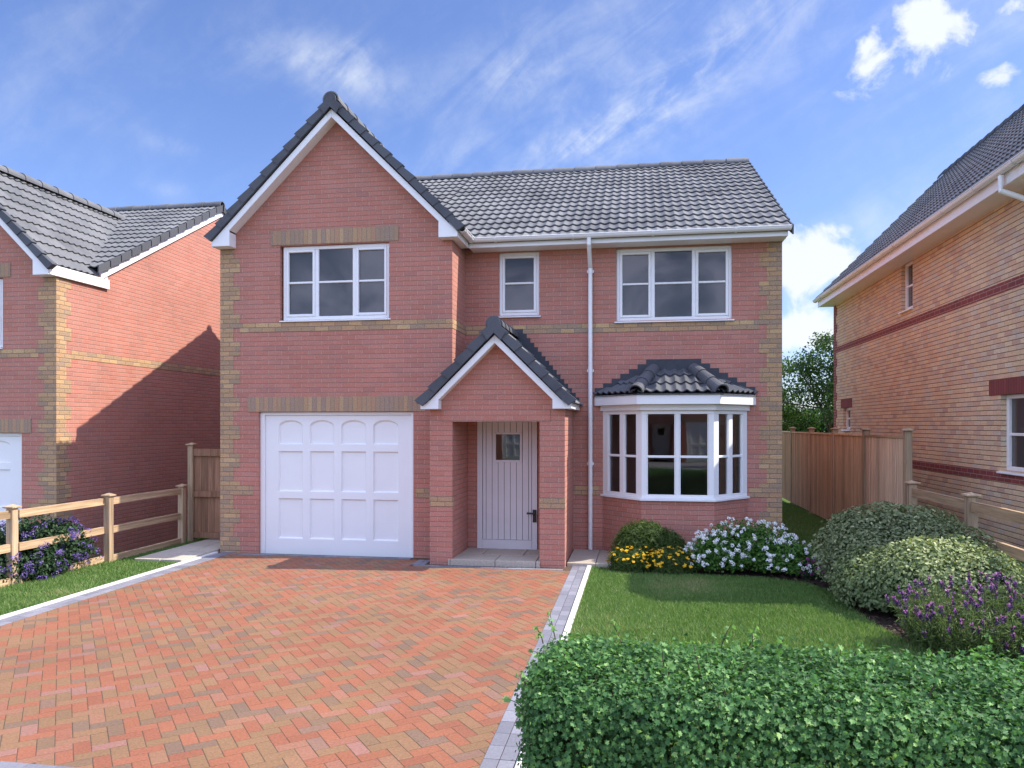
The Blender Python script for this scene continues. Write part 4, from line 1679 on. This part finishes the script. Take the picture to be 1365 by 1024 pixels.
def rail_y(root, x, y0, y1, z0, z1, org, t=.045):
    m = MB()
    n = 5
    sag = (random.random() - .5) * .012
    vs, fs = [], []
    for i in range(n + 1):
        f = i / n
        yy = y0 + (y1 - y0) * f
        dz = sag * math.sin(math.pi * f)
        vs += [(x - t / 2, yy, z0 + dz), (x + t / 2, yy, z0 + dz), (x + t / 2, yy, z1 + dz), (x - t / 2, yy, z1 + dz)]
    for i in range(n):
        a, b = 4 * i, 4 * i + 4
        for k in range(4):
            k2 = (k + 1) % 4
            fs.append((a + k, b + k, b + k2, a + k2))
    fs += [(0, 1, 2, 3), (4 * n + 3, 4 * n + 2, 4 * n + 1, 4 * n)]
    m.add(vs, fs)
    return m.build('rail', WOODH, root, None, org)


org = (-7.86, 8.6, 0)
lf = thing('post_and_rail_fence', 'pale wooden post and rail fence with three rails along the left lawn', 'fence', org)
ly = [4.85, 6.75, 8.62, 10.30, 12.12]
lx = [-7.96, -7.96, -7.96, -7.86, -7.83]
for x, y in zip(lx, ly):
    post(lf, x, y, -.3, .985, org)
for i in range(4):
    for (a, b) in ((.865, .965), (.435, .535), (.0, .10)):
        rail_y(lf, (lx[i] + lx[i + 1]) / 2, ly[i] + .04, ly[i + 1] - .04, a, b, org)

org = (-7.25, 12.35, 0)
sg = thing('fence_panel', 'tall brown close boarded panel closing the side passage left of the garage', 'fence', org)
post(sg, -7.78, 12.33, -.3, 1.70, org)
for (a, b) in ((1.52, 1.645), (.80, .90), (.08, .18)):
    m = MB()
    m.box(-7.729, XL - .015, 12.30, 12.345, a, b)
    m.build('rail', GATEW, sg, None, org)
m = MB()
x = -7.725
while x < XL - .03:
    w_ = min(.118, XL - .02 - x)
    m.box(x, x + w_, 12.346 + .004 * (int(x * 100) % 2), 12.366, .10, 1.625)
    x += .122
m.build('boards', GATEW, sg, None, org)

# tall close boarded fence between the houses
FX = 4.03
org = (FX, 16, 0)
cf = thing('close_board_fence', 'tall brown close boarded fence running back between the two houses', 'fence', org)
py = [12.32, 14.44, 16.6, 18.75, 20.95, 23.1]
for y in py:
    post(cf, FX, y, -.3, 1.965, org, w=.105, cap=.165)
for i in range(5):
    m = MB()
    y = py[i] + .055
    while y < py[i + 1] - .06:
        w_ = min(.108, py[i + 1] - .055 - y)
        xx = FX - .012
        m.add([(xx - .018, y, .03), (xx - .008, y + w_, .03), (xx + .012, y + w_, .03), (xx + .012, y, .03),
               (xx - .018, y, 1.86), (xx - .008, y + w_, 1.86), (xx + .012, y + w_, 1.86), (xx + .012, y, 1.86)],
              [(0, 1, 2, 3), (7, 6, 5, 4), (4, 5, 1, 0), (5, 6, 2, 1), (6, 7, 3, 2), (7, 4, 0, 3)])
        y += .104
    pn = m.build('panel', BOARDL if i == 0 else BOARD, cf, None, org)  # nearest panel takes the board colour with light painted in
    c = MB()
    c.box(FX - .04, FX + .03, py[i] + .054, py[i + 1] - .054, 1.861, 1.895)
    c.build('capping_rail', WOODH if i == 0 else BOARD, pn, None, org)

org = (FX, 10, 0)
rf = thing('post_and_rail_fence', 'low weathered post and rail fence behind the bushes on the right', 'fence', org)
ry = [5.9, 8.05, 10.10, 12.13]
for y in ry:
    post(rf, FX, y, -.3, 1.185, org, w=.115, cap=.175)
for i in range(3):
    for (a, b) in ((1.01, 1.13), (.62, .74), (.22, .34)):
        rail_y(rf, FX, ry[i] + .05, ry[i + 1] - .05, a, b, org)


# ------------------------------------------------------------------ planting
def np_mesh(name, mat, V, loops, starts, tint, parent, org, smooth=False):
    V = V - np.array(org)
    me = bpy.data.meshes.new(name)
    me.vertices.add(len(V))
    me.vertices.foreach_set('co', V.astype(np.float32).ravel())
    me.loops.add(len(loops))
    me.loops.foreach_set('vertex_index', loops.astype(np.int32))
    me.polygons.add(len(starts))
    me.polygons.foreach_set('loop_start', starts.astype(np.int32))
    me.update(calc_edges=True)
    at = me.attributes.new('tint', 'FLOAT', 'POINT')
    at.data.foreach_set('value', tint.astype(np.float32))
    me.materials.append(mat)
    ob = bpy.data.objects.new(name, me)
    C.objects.link(ob)
    if parent is not None:
        ob.parent = parent
    else:
        ob.location = org
    return ob


def tmpl(right, fold=.22, curl=.15):
    """leaf outline: right-hand points from base to tip, mirrored; two polygons folded on the midrib"""
    n = len(right)
    V = [(0, 0, 0), (0, 1, -curl)]
    for (x, y) in right:
        V.append((x, y, fold * x - curl * y * y))
    for (x, y) in right:
        V.append((-x, y, fold * x - curl * y * y))
    f1 = [0] + [2 + i for i in range(n)] + [1]
    f2 = [0, 1] + [2 + n + i for i in reversed(range(n))]
    return np.array(V, float), [f1, f2]


LOBED = tmpl([(.12, .10), (.46, .20), (.30, .36), (.40, .62), (.16, .62)])
OVAL = tmpl([(.24, .28), (.27, .60)])
DIAM = tmpl([(.30, .45)])
NEEDLE = tmpl([(.07, .4)], .1, .2)
PETAL = tmpl([(.33, .62)], .1, .1)


def unit(a):
    return a / np.maximum(np.linalg.norm(a, axis=1, keepdims=True), 1e-9)


def leaves(name, mat, parent, org, P, Nn, size, T=OVAL, tint=None, ydir=None):
    N = len(P)
    tv, tf = T
    Z = unit(Nn)
    rnd = rng.normal(size=(N, 3)) if ydir is None else ydir
    X = unit(np.cross(rnd, Z))
    Y = np.cross(Z, X)
    s = np.broadcast_to(np.asarray(size, float), (N,)).reshape(N, 1, 1)
    M = np.stack([X, Y, Z], axis=1)
    V = P[:, None, :] + s * np.einsum('kc,ncd->nkd', tv, M)
    k = len(tv)
    lp = np.concatenate([np.array(f) for f in tf])
    ln = np.array([len(f) for f in tf])
    st = np.concatenate([[0], np.cumsum(ln)[:-1]])
    loops = (lp[None, :] + (np.arange(N) * k)[:, None]).ravel()
    starts = (st[None, :] + (np.arange(N) * len(lp))[:, None]).ravel()
    if tint is None:
        tint = rng.random(N)
    return np_mesh(name, mat, V.reshape(-1, 3), loops, starts, np.repeat(np.clip(tint, 0, 1), k), parent, org)


def waves(seed, k=9, f=3.0):
    r = np.random.default_rng(seed)
    W = r.normal(size=(k, 3)) * f
    ph = r.random(k) * 6.28
    return lambda P: np.sin(P @ W.T + ph).sum(axis=1) / math.sqrt(k)


def blob(c, rad, N, seed=1, depth=.35, zmin=-.15, lump=.13, f=3.0):
    """points in the outer layer of a lumpy mound, with outward normals"""
    D = unit(rng.normal(size=(N * 3, 3)))
    D = D[D[:, 2] > zmin][:N]
    wv = waves(seed, 9, f)
    wv2 = waves(seed + 50, 9, f * 3.2)
    k = 1 + lump * wv(D) + lump * .45 * wv2(D)
    r = 1 - depth * rng.random(len(D)) ** 1.8
    P = np.array(c) + D * np.array(rad) * (k * r)[:, None]
    Nn = unit(D / np.array(rad))
    return P, Nn, r


def jit(Nn, a, up=0.0):
    return Nn + rng.normal(size=Nn.shape) * a + np.array([0, 0, up])


def stems(name, parent, org, base, tips, r0, r1, mat=BARK, seg=5, bend=.15):
    m = MB()
    for (b, t) in zip(base, tips):
        b, t = Vector(b), Vector(t)
        mid = (b + t) / 2 + Vector((random.uniform(-1, 1), random.uniform(-1, 1), random.uniform(0, 1))) * bend * (t - b).length
        m.tube([b, b.lerp(mid, .6), mid.lerp(t, .4), t], [r0, r0 * .8 + r1 * .2, r0 * .4 + r1 * .6, r1], seg, cap=False)
    return m.build(name, mat, parent, None, org, smooth=True)


# --- clipped hedge in front
org = (1.5, 3.75, 0)
hd = thing('hedge', 'clipped leafy green hedge at the front edge of the lawn', 'hedge', org)
HX0, HX1, HY0, HY1, HZ = -.52, 3.9, 3.27, 4.22, .90


def hedge_pts(N, inset, jitter):
    # sample a rounded box surface
    ax_, ay_, az_ = HX1 - HX0, HY1 - HY0, HZ
    A = np.array([ax_ * ay_, ax_ * az_, ax_ * az_ * .5, ay_ * az_])
    f = rng.choice(4, size=N, p=A / A.sum())
    u, v = rng.random(N), rng.random(N)
    P = np.zeros((N, 3))
    Nn = np.zeros((N, 3))
    for k in range(4):
        i = f == k
        n = i.sum()
        if k == 0:
            P[i] = np.c_[HX0 + ax_ * u[i], HY0 + ay_ * v[i], np.full(n, HZ)]
            Nn[i] = (0, 0, 1)
        elif k == 1:
            P[i] = np.c_[HX0 + ax_ * u[i], np.full(n, HY0), az_ * v[i]]
            Nn[i] = (0, -1, .15)
        elif k == 2:
            P[i] = np.c_[HX0 + ax_ * u[i], np.full(n, HY1), az_ * v[i]]
            Nn[i] = (0, 1, .15)
        else:
            P[i] = np.c_[np.full(n, HX0), HY0 + ay_ * u[i], az_ * v[i]]
            Nn[i] = (-1, 0, .15)
    # round the edges: pull points towards an inner box by an ellipsoidal corner
    rr = .16
    lo = np.array([HX0 + rr, HY0 + rr, -1])
    hi = np.array([HX1 + 5, HY1 - rr, HZ - rr])
    core = np.clip(P, lo, hi)
    d = P - core
    L = np.linalg.norm(d, axis=1, keepdims=True)
    dn = d / np.maximum(L, 1e-6)
    P = core + dn * np.minimum(L, rr)
    Nn = unit(dn + .25 * Nn)
    w1, w2 = waves(11, 10, 2.2), waves(12, 10, 9.0)
    off = .017 * w1(P) + .015 * w2(P) - inset + rng.normal(size=N) * jitter
    # foot tapers in and leans out to the left near the drive
    return P + Nn * off[:, None], Nn


P, Nn = hedge_pts(66000, .02, .026)
lite = .36 + .27 * rng.normal(size=len(P)) + .1 * waves(13, 8, 5.)(P)
leaves('foliage', HEDGE, hd, org, P, jit(Nn, .55, .25), rng.uniform(.016, .034, len(P)), LOBED, lite)
P, Nn = hedge_pts(15000, .12, .04)
leaves('foliage', HEDGE, hd, org, P, jit(Nn, .8, .2), rng.uniform(.04, .07, len(P)), OVAL, .12 + .12 * rng.random(len(P)))  # inner layer tinted dark, shade of the gaps put into the colour
P, Nn = hedge_pts(900, .02, .02)
bs = [(p[0] - n[0] * .28 + random.uniform(-.1, .1), p[1] - n[1] * .28, max(.02, p[2] - n[2] * .28 - .06)) for p, n in zip(P, Nn)]
tw = [tuple(p) for p in P]
# long young shoots leaving the clipped face
sp_b, sp_t, lp, ln_, ls = [], [], [], [], []
for k in range(46):
    if k < 16:
        b = Vector((HX0 + .05, random.uniform(3.35, 4.2), random.uniform(.25, .88)))
        d = Vector((random.uniform(-1, -.35), random.uniform(-.6, .5), random.uniform(-.1, .7))).normalized()
    else:
        b = Vector((random.uniform(HX0, 2.3), random.uniform(3.4, 4.25), .87))
        d = Vector((random.uniform(-.6, .6), random.uniform(-.4, .6), 1)).normalized()
    L = random.uniform(.08, .17)
    sp_b.append(b)
    sp_t.append(b + d * L)
    for q in range(9):
        f = .25 + .75 * q / 8
        sd = Vector((random.uniform(-1, 1), random.uniform(-1, 1), random.uniform(-.3, 1))).normalized()
        lp.append(b + d * (L * f) + sd * .012)
        ln_.append(sd)
        ls.append(random.uniform(.025, .042))
stems('twigs', hd, org, bs + sp_b, tw + sp_t, .0036, .0015, BARK, 4, .12)
leaves('shoot_leaves', HEDGE, hd, org, np.array(lp), np.array(ln_), np.array(ls), LOBED, .55 + .4 * rng.random(len(lp)))


def bush(name, label, cat, blobs, N, mat, leaf=OVAL, size=(.03, .05), seed=3, group=None, jt=.5, lump=.12, inner=DARKLEAF, tintf=None, zmin=-.1, depth=.3, dens_in=.35):
    c0 = blobs[0][0]
    org = (c0[0], c0[1], 0)
    t = thing(name, label, cat, org, group)
    Ps, Ns, rs = [], [], []
    tot = sum(b[1][0] * b[1][1] + b[1][0] * b[1][2] + b[1][1] * b[1][2] for b in blobs)
    for i, (c, r) in enumerate(blobs):
        k = int(N * (r[0] * r[1] + r[0] * r[2] + r[1] * r[2]) / tot)
        p, n, q = blob(c, r, k, seed + i, depth, zmin, lump)
        Ps.append(p)
        Ns.append(n)
        rs.append(q)
    P, Nn, q = np.concatenate(Ps), np.concatenate(Ns), np.concatenate(rs)
    ok = P[:, 2] > .015
    P, Nn, q = P[ok], Nn[ok], q[ok]
    tint = .40 + .24 * rng.normal(size=len(P)) if tintf is None else tintf(P, q)
    leaves('foliage', mat, t, org, P, jit(Nn, jt, .2), rng.uniform(size[0], size[1], len(P)), leaf, tint)
    # twiggy middle
    b, tp = [], []
    for (c, r) in blobs:
        for k in range(26):
            d = Vector((random.gauss(0, 1), random.gauss(0, 1), abs(random.gauss(0, 1)) + .2)).normalized()
            b.append((c[0] + d.x * .06, c[1] + d.y * .06, max(0, c[2] - r[2] * .3) * 0 - .02))
            tp.append((c[0] + d.x * r[0] * .85, c[1] + d.y * r[1] * .85, c[2] + d.z * r[2] * .85))
    stems('stems', t, org, b, tp, .009, .003, BARK, 5, .12)
    # leaves deeper in, their shade put into a dark tint
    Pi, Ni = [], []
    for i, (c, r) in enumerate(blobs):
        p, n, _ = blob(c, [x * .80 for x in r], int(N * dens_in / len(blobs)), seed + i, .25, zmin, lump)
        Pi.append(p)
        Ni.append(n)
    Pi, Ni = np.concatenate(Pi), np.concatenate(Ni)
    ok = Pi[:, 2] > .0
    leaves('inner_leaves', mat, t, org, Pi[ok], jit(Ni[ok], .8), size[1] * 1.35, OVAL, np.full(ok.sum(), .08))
    return t, org


# the pair of big rounded shrubs by the fence
bush('shrub', 'large rounded grey green shrub against the low rail fence', 'shrub',
     [((3.30, 10.55, .34), (.98, 1.05, .72)), ((3.75, 9.9, .28), (.62, .95, .62)), ((2.85, 10.15, .18), (.62, .75, .58)), ((2.95, 10.95, .40), (.50, .55, .52)), ((3.85, 10.9, .42), (.45, .55, .55))], 19000, GREYLEAF, OVAL, (.034, .060), 21, lump=.085)
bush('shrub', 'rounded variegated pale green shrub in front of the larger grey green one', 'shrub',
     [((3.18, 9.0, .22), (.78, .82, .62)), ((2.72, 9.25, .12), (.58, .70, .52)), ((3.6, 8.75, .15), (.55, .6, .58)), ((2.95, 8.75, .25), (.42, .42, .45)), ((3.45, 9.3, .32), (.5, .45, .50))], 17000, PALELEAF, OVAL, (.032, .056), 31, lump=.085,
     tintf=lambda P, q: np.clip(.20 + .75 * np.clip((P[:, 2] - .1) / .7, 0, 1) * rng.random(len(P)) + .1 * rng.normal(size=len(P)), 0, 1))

# dark fine shrub under the bay
bush('shrub', 'low dark green fine leaved shrub under the left of the bay window', 'shrub',
     [((.10, 11.32, .22), (.50, .36, .42)), ((.42, 11.25, .15), (.34, .30, .36))], 9000, FINELEAF, NEEDLE, (.05, .085), 41, lump=.09, jt=1.0)


def heads(name, mat, parent, org, P, Nn, n, r, size, T=PETAL, flat=False, jitter=.5):
    """flower heads: n petals around each point"""
    N = len(P)
    Pp = np.repeat(P, n, axis=0)
    Np = np.repeat(unit(Nn), n, axis=0)
    if flat:
        rnd = rng.normal(size=Pp.shape)
        tang = unit(np.cross(rnd, Np))
        return leaves(name, mat, parent, org, Pp, Np + rng.normal(size=Np.shape) * .15, size, T, rng.random(N * n), ydir=tang)
    D = unit(rng.normal(size=Pp.shape) + Np * jitter)
    return leaves(name, mat, parent, org, Pp + D * r, D + rng.normal(size=Np.shape) * .35, size, T, rng.random(N * n))


# white pompom flowers
t, org = bush('flowering_plant', 'bushy green plant covered in white pompom flowers under the bay', 'flowers',
              [((1.50, 11.12, .20), (.66, .46, .46)), ((1.95, 11.0, .12), (.48, .42, .38)), ((1.08, 10.98, .12), (.40, .36, .38))], 9000, FRESHLEAF, OVAL, (.03, .05), 51, lump=.10, jt=.8)
Ps, Ns = [], []
for i, (c, r, n) in enumerate((((1.50, 11.12, .22), (.70, .50, .48), 190), ((1.95, 11.0, .14), (.52, .46, .40), 110), ((1.08, 10.98, .14), (.44, .40, .40), 95))):
    p, nn, _ = blob(c, r, n, 51 + i, .06, -.05, .10)
    Ps.append(p)
    Ns.append(nn)
P, Nn = np.concatenate(Ps), np.concatenate(Ns)
ok = P[:, 2] > .05
heads('flowers', WHITEP, t, org, P[ok], Nn[ok], 26, .021, .022)

# yellow daisies
t, org = bush('flowering_plant', 'low clump of yellow daisies at the corner of the slab path', 'flowers',
              [((-.02, 10.93, .08), (.40, .26, .22)), ((.45, 10.88, .07), (.38, .24, .22))], 5000, FINELEAF, NEEDLE, (.05, .09), 61, lump=.08, jt=1.0)
Ps, Ns = [], []
for i, (c, r, n) in enumerate((((-.02, 10.93, .12), (.44, .28, .24), 95), ((.45, 10.88, .11), (.42, .27, .24), 95))):
    p, nn, _ = blob(c, r, n, 61 + i, .10, -.1, .08)
    Ps.append(p)
    Ns.append(nn)
P, Nn = np.concatenate(Ps), np.concatenate(Ns)
P[:, 2] = np.maximum(P[:, 2], .04)
heads('flowers', YELLOW, t, org, P, unit(jit(Nn, .35, .6)), 9, 0, .027, PETAL, flat=True)

# small magenta flower
t, org = bush('flowering_plant', 'small magenta flower clump between the white flowers and the grey green shrub', 'flowers',
              [((2.30, 10.72, .05), (.18, .16, .17))], 900, DARKLEAF, OVAL, (.025, .04), 71)
p, nn, _ = blob((2.30, 10.72, .07), (.20, .18, .19), 60, 71, .1, -.1, .1)
p[:, 2] = np.maximum(p[:, 2], .03)
heads('flowers', MAGENTA, t, org, p, nn, 7, .006, .022)

# lavender
org = (3.15, 7.55, 0)
lv = thing('lavender', 'spiky lavender with dark purple flower heads at the right edge', 'lavender', org)
b, tp = [], []
for k in range(820):
    a = random.uniform(0, 2 * math.pi)
    r = math.sqrt(random.random())
    if k > 620:
        r = 1.0
        a = random.uniform(math.pi * .85, math.pi * 1.75)
    bx, by = 3.22 + .62 * r * math.cos(a), 7.52 + .42 * r * math.sin(a)
    lean = .30 + .35 * r
    h = random.uniform(.30, .66) * (1 - .2 * r * r) if k <= 620 else random.uniform(.16, .45)
    b.append((bx, by, 0))
    tp.append((bx + math.cos(a) * lean * h * r * .9 + random.uniform(-.06, .06), by + math.sin(a) * lean * h * r * .9 + random.uniform(-.06, .06), h))
stems('stems', lv, org, b, tp, .0035, .002, STEM, 4, .05)
lp, ly_ = [], []
for (p0, p1) in zip(b, tp):
    p0, p1 = np.array(p0), np.array(p1)
    d = (p1 - p0) / np.linalg.norm(p1 - p0)
    for q_ in range(20):
        lp.append(p0 + (p1 - p0) * (random.random() ** .8) * .92)
        ly_.append(d + rng.normal(size=3) * .35)
lp, ly_ = np.array(lp), np.array(ly_)
leaves('foliage', LAVLEAF, lv, org, lp, rng.normal(size=lp.shape), rng.uniform(.05, .085, len(lp)), NEEDLE, .25 + .6 * rng.random(len(lp)), ydir=np.cross(rng.normal(size=lp.shape), ly_))
sel = random.sample(range(len(tp)), 225)
hp = np.array([tp[i] for i in sel])
hdv = np.array([(Vector(tp[i]) - Vector(b[i])).normalized() for i in sel])
hdv = unit(hdv + np.array([0, 0, 1.2]))
rows = np.concatenate([hp + hdv * (.009 * k_ - .006) for k_ in range(6)])
heads('flower_heads', DKPURP, lv, org, rows, np.concatenate([hdv] * 6), 6, .009, .017, OVAL)
Pq = np.repeat(hp + hdv * .046, 5, axis=0)
Qd = unit(np.repeat(hdv, 5, axis=0) + rng.normal(size=Pq.shape) * .35)
leaves('petals', MAUVE, lv, org, Pq, np.cross(Qd, rng.normal(size=Pq.shape)), .024, PETAL, rng.random(len(Pq)), ydir=None)

# violet shrub on the left fence
t, org = bush('flowering_shrub', 'dark leaved shrub with violet flower clusters growing through the left fence', 'shrub',
              [((-8.35, 9.35, .22), (.62, .62, .52)), ((-8.45, 8.75, .20), (.58, .55, .52)), ((-8.20, 9.75, .26), (.45, .36, .45)), ((-8.05, 9.05, .10), (.34, .52, .36))], 11000, DARKLEAF, OVAL, (.035, .06), 81, lump=.10, jt=.7, zmin=-.3)
Ps, Ns = [], []
for i, (c, r, n) in enumerate((((-8.35, 9.35, .22), (.66, .66, .56), 75), ((-8.45, 8.75, .20), (.62, .59, .56), 60), ((-8.20, 9.75, .26), (.49, .40, .49), 50), ((-8.05, 9.05, .10), (.38, .56, .40), 60))):
    p, nn, _ = blob(c, r, n, 81 + i, .05, -.3, .10)
    Ps.append(p)
    Ns.append(nn)
P, Nn = np.concatenate(Ps), np.concatenate(Ns)
ok = (P[:, 2] > .05)
heads('flowers', PURPLE, t, org, P[ok], Nn[ok], 26, .046, .023, PETAL, jitter=.8)


# --- trees behind the fence
def tree(label, x, y, h, rad, seed, nleaf, group, leaf=.16, low=.28):
    r = random.Random(seed)
    org = (x, y, 0)
    t = thing('tree', label, 'tree', org, group)
    m = MB()
    fork = h * low
    m.tube([(x, y, -.2), (x + .03, y, fork * .5), (x + .06, y, fork)], [h * .03, h * .024, h * .021], 9)
    cs = []
    for k in range(9):
        a = k * 2.4 + r.random()
        el = r.uniform(.35, 1.2)
        L = h * r.uniform(.28, .58)
        d = Vector((math.cos(a) * math.cos(el), math.sin(a) * math.cos(el), math.sin(el)))
        p0 = Vector((x + .06, y, fork * r.uniform(.8, 1.0)))
        p1 = p0 + d * L * .5 + Vector((r.uniform(-.2, .2), r.uniform(-.2, .2), .1))
        p2 = p0 + d * L + Vector((0, 0, .15))
        m.tube([p0, p1, p2], [h * .013, h * .009, h * .003], 6)
        for q_ in range(3):
            e = p1.lerp(p2, r.uniform(0, 1)) + Vector((r.gauss(0, 1), r.gauss(0, 1), r.uniform(0, 1))) * rad * .35
            m.tube([p1.lerp(p2, .3), p1.lerp(e, .6), e], [h * .006, h * .004, h * .0015], 5)
            cs.append(e)
        cs.append(p2)
    m.build('trunk', BARK, t, None, org, smooth=True)
    for k in range(34):
        a, zf = r.random() * 6.28, r.random()
        rr = rad * math.sqrt(r.random()) * (1.05 - .55 * zf)
        cs.append(Vector((x + rr * math.cos(a), y + rr * math.sin(a), fork + (h - fork) * (.12 + .84 * zf))))
    Ps, Ns, ts = [], [], []
    per = nleaf // len(cs)
    for i, c in enumerate(cs):
        s_ = rad * r.uniform(.20, .36)
        p, n, q_ = blob(tuple(c), (s_, s_, s_ * .75), per, seed + i, .55, -1, .22)
        Ps.append(p)
        Ns.append(n)
        ts.append(np.clip(.40 + r.gauss(0, .12) + .24 * rng.normal(size=len(p)), 0, 1))
    P = np.concatenate(Ps)
    leaves('crown', TREELEAF, t, org, P, jit(np.concatenate(Ns), .8, .2), rng.uniform(leaf * .6, leaf * 1.1, len(P)), DIAM, np.concatenate(ts))
    return t


GT = 'trees beyond the back fence'
tree('full crowned green tree behind the fence between the two brick houses', 8.9, 37.5, 6.4, 2.5, 5, 13000, GT)
tree('smaller rounded tree half hidden by the right corner of the main house', 6.6, 40.5, 5.2, 1.9, 9, 8000, GT)
bpy.context.view_layer.update()
src = [o for o in C.objects if o.name == 'tree'][0]
for (x, y, k, lb) in ((-5.2, -15.5, .8, 'leafy tree across the road left of the reflected house'), (6.4, -14.5, .7, 'leafy tree across the road right of the reflected house')):
    c = copy_tree(src)
    c.location = (x, y, 0)
    c.scale = (k, k, k)
    c.rotation_euler = (0, 0, x)
    c['label'] = lb
    c['group'] = 'trees across the road'
org = (8, 44, 0)
bh = thing('hedge', 'distant dark hedge beyond the tree and back fence', 'hedge', org)
P = np.c_[rng.uniform(0, 18, 9000), rng.normal(44, .5, 9000), rng.uniform(0, 1, 9000) ** .6 * 2.5]
P[:, 2] += .3 * waves(91, 8, 1.2)(P)
leaves('foliage', DARKLEAF, bh, org, P, rng.normal(size=P.shape) + np.array([0, -.6, .4]), rng.uniform(.16, .3, len(P)), OVAL, .2 + .3 * rng.random(len(P)))
tk = [(x + .0, 44, -.1) for x in np.arange(.5, 18, 1.1)]
stems('trunks', bh, org, tk, [(p[0] + .2, p[1], 1.8) for p in tk], .05, .02, BARK, 6, .05)

# far row of trees on the horizon
org = (0, 120, 0)
P = np.c_[rng.uniform(-160, 220, 16000), rng.normal(125, 5, 16000), np.zeros(16000)]
P[:, 2] = rng.random(16000) ** .7 * (4.0 + 1.2 * waves(95, 8, .06)(P) + .6 * waves(96, 8, .3)(P))
o = leaves('woods', DARKLEAF, None, (0, 0, 0), P, rng.normal(size=P.shape) + np.array([0, -.5, .5]), rng.uniform(.9, 1.8, 16000), OVAL, .3 + .4 * rng.random(16000))
kind(o, 'stuff')

# --- planting bed of bark mulch
pts = [(4.0, 6.7), (2.80, 6.8), (2.58, 7.5), (2.42, 8.3), (2.38, 9.0), (2.36, 9.9), (2.2, 10.4), (1.7, 10.68), (.2, 10.74), (-.40, 10.84), (-.42, 11.06), (.26, 11.06), (.26, 11.66), (2.24, 11.66), (2.35, 11.5), (2.7, 11.9), (4.0, 12.2)]
bm_ = MB()
tr = tessellate_polygon([[Vector((p[0], p[1], 0)) for p in pts]])
vs = [(p[0], p[1], .004) for p in pts]
fs = []
for t3 in tr:
    a, b_, c = [Vector(vs[i]) for i in t3]
    fs.append(tuple(t3) if (b_ - a).cross(c - a).z > 0 else tuple(reversed(t3)))
bm_.add(vs, fs, .3)
kind(bm_.build('soil', SOIL), 'structure')


def inside(P, poly):
    x, y = P[:, 0], P[:, 1]
    r = np.zeros(len(P), bool)
    n = len(poly)
    for i in range(n):
        (x0, y0), (x1, y1) = poly[i], poly[(i + 1) % n]
        c = (y0 > y) != (y1 > y)
        with np.errstate(divide='ignore', invalid='ignore'):
            xi = (x1 - x0) * (y - y0) / (y1 - y0 + 1e-12) + x0
        r ^= c & (x < xi)
    return r


N = 3800
P = np.c_[rng.uniform(1.8, 4.0, N), rng.uniform(6.9, 12.1, N), np.zeros(N)]
P = P[inside(P, pts)]
P[:, 2] = .008 + .02 * rng.random(len(P))
o = leaves('bark_chips', SOIL, None, (0, 0, 0), P, rng.normal(size=P.shape) * .35 + np.array([0, 0, 1]), rng.uniform(.03, .075, len(P)), DIAM, None)
kind(o, 'stuff')


# --- grass
def grass(name, rects, holes, dens, h=(.022, .045), poly_out=()):
    Ps = []
    for (x0, x1, y0, y1, k) in rects:
        n = int((x1 - x0) * (y1 - y0) * dens * k)
        Ps.append(np.c_[rng.uniform(x0, x1, n), rng.uniform(y0, y1, n), np.zeros(n)])
    P = np.concatenate(Ps)
    for (x0, x1, y0, y1) in holes:
        P = P[~((P[:, 0] > x0) & (P[:, 0] < x1) & (P[:, 1] > y0) & (P[:, 1] < y1))]
    for pl in poly_out:
        P = P[~inside(P, pl)]
    gh = np.vectorize(ground_h)(P[:, 0], P[:, 1]) - .03
    P[:, 2] = gh
    n = len(P)
    patch = waves(77, 10, 1.3)(P)
    H = (rng.uniform(h[0], h[1], n) + .028) * (1 + .10 * patch)
    a = rng.uniform(0, 6.28, n)
    w = rng.uniform(.003, .0055, n)
    dx = np.c_[np.cos(a), np.sin(a), np.zeros(n)]
    b = rng.uniform(0, 6.28, n)
    lean = np.c_[np.cos(b), np.sin(b), np.zeros(n)] * (H * rng.uniform(.1, .75, n))[:, None]
    up = np.array([0, 0, 1.0])
    v0, v1 = P - dx * w[:, None], P + dx * w[:, None]
    m_ = P + lean * .35 + up * (H * .62)[:, None]
    v2, v3 = m_ + dx * (w * .75)[:, None], m_ - dx * (w * .75)[:, None]
    v4 = P + lean + up * (H * .98)[:, None]
    V = np.stack([v0, v1, v2, v3, v4], axis=1).reshape(-1, 3)
    lp = np.array([0, 1, 2, 3, 3, 2, 4])
    loops = (lp[None] + (np.arange(n) * 5)[:, None]).ravel()
    starts = (np.array([0, 4])[None] + (np.arange(n) * 7)[:, None]).ravel()
    worn = np.clip(waves(78, 10, 2.6)(P) + .6 * waves(79, 10, 7.)(P) - .7, 0, 2)
    tint = .40 + .10 * patch + .18 * rng.normal(size=n) + (rng.random(n) > .95) * .5 + worn * .42 * rng.random(n)
    H *= 1 - .18 * np.clip(worn, 0, 1)
    o = np_mesh(name, GRASSM, V, loops, starts, np.repeat(np.clip(tint, 0, 1), 5), None, (0, 0, 0))
    return kind(o, 'stuff')


grass('grass', [(-.655, 4.0, 4.4, 7.0, .8), (-.655, 2.9, 7.0, 11.09, 1.0), (2.23, 3.98, 10.5, 21, .35)],
      [(-1.1, .25, 11.05, 12.4), (-.4, 2.2, 11.68, 21)], 6500, poly_out=[pts])
grass('grass', [(-8.6, -6.742, 4.4, 12.9, 1.0), (-9.7, -8.6, 5, 13, .5)], [(-7.53, -6.6, 10.41, 14)], 5200)
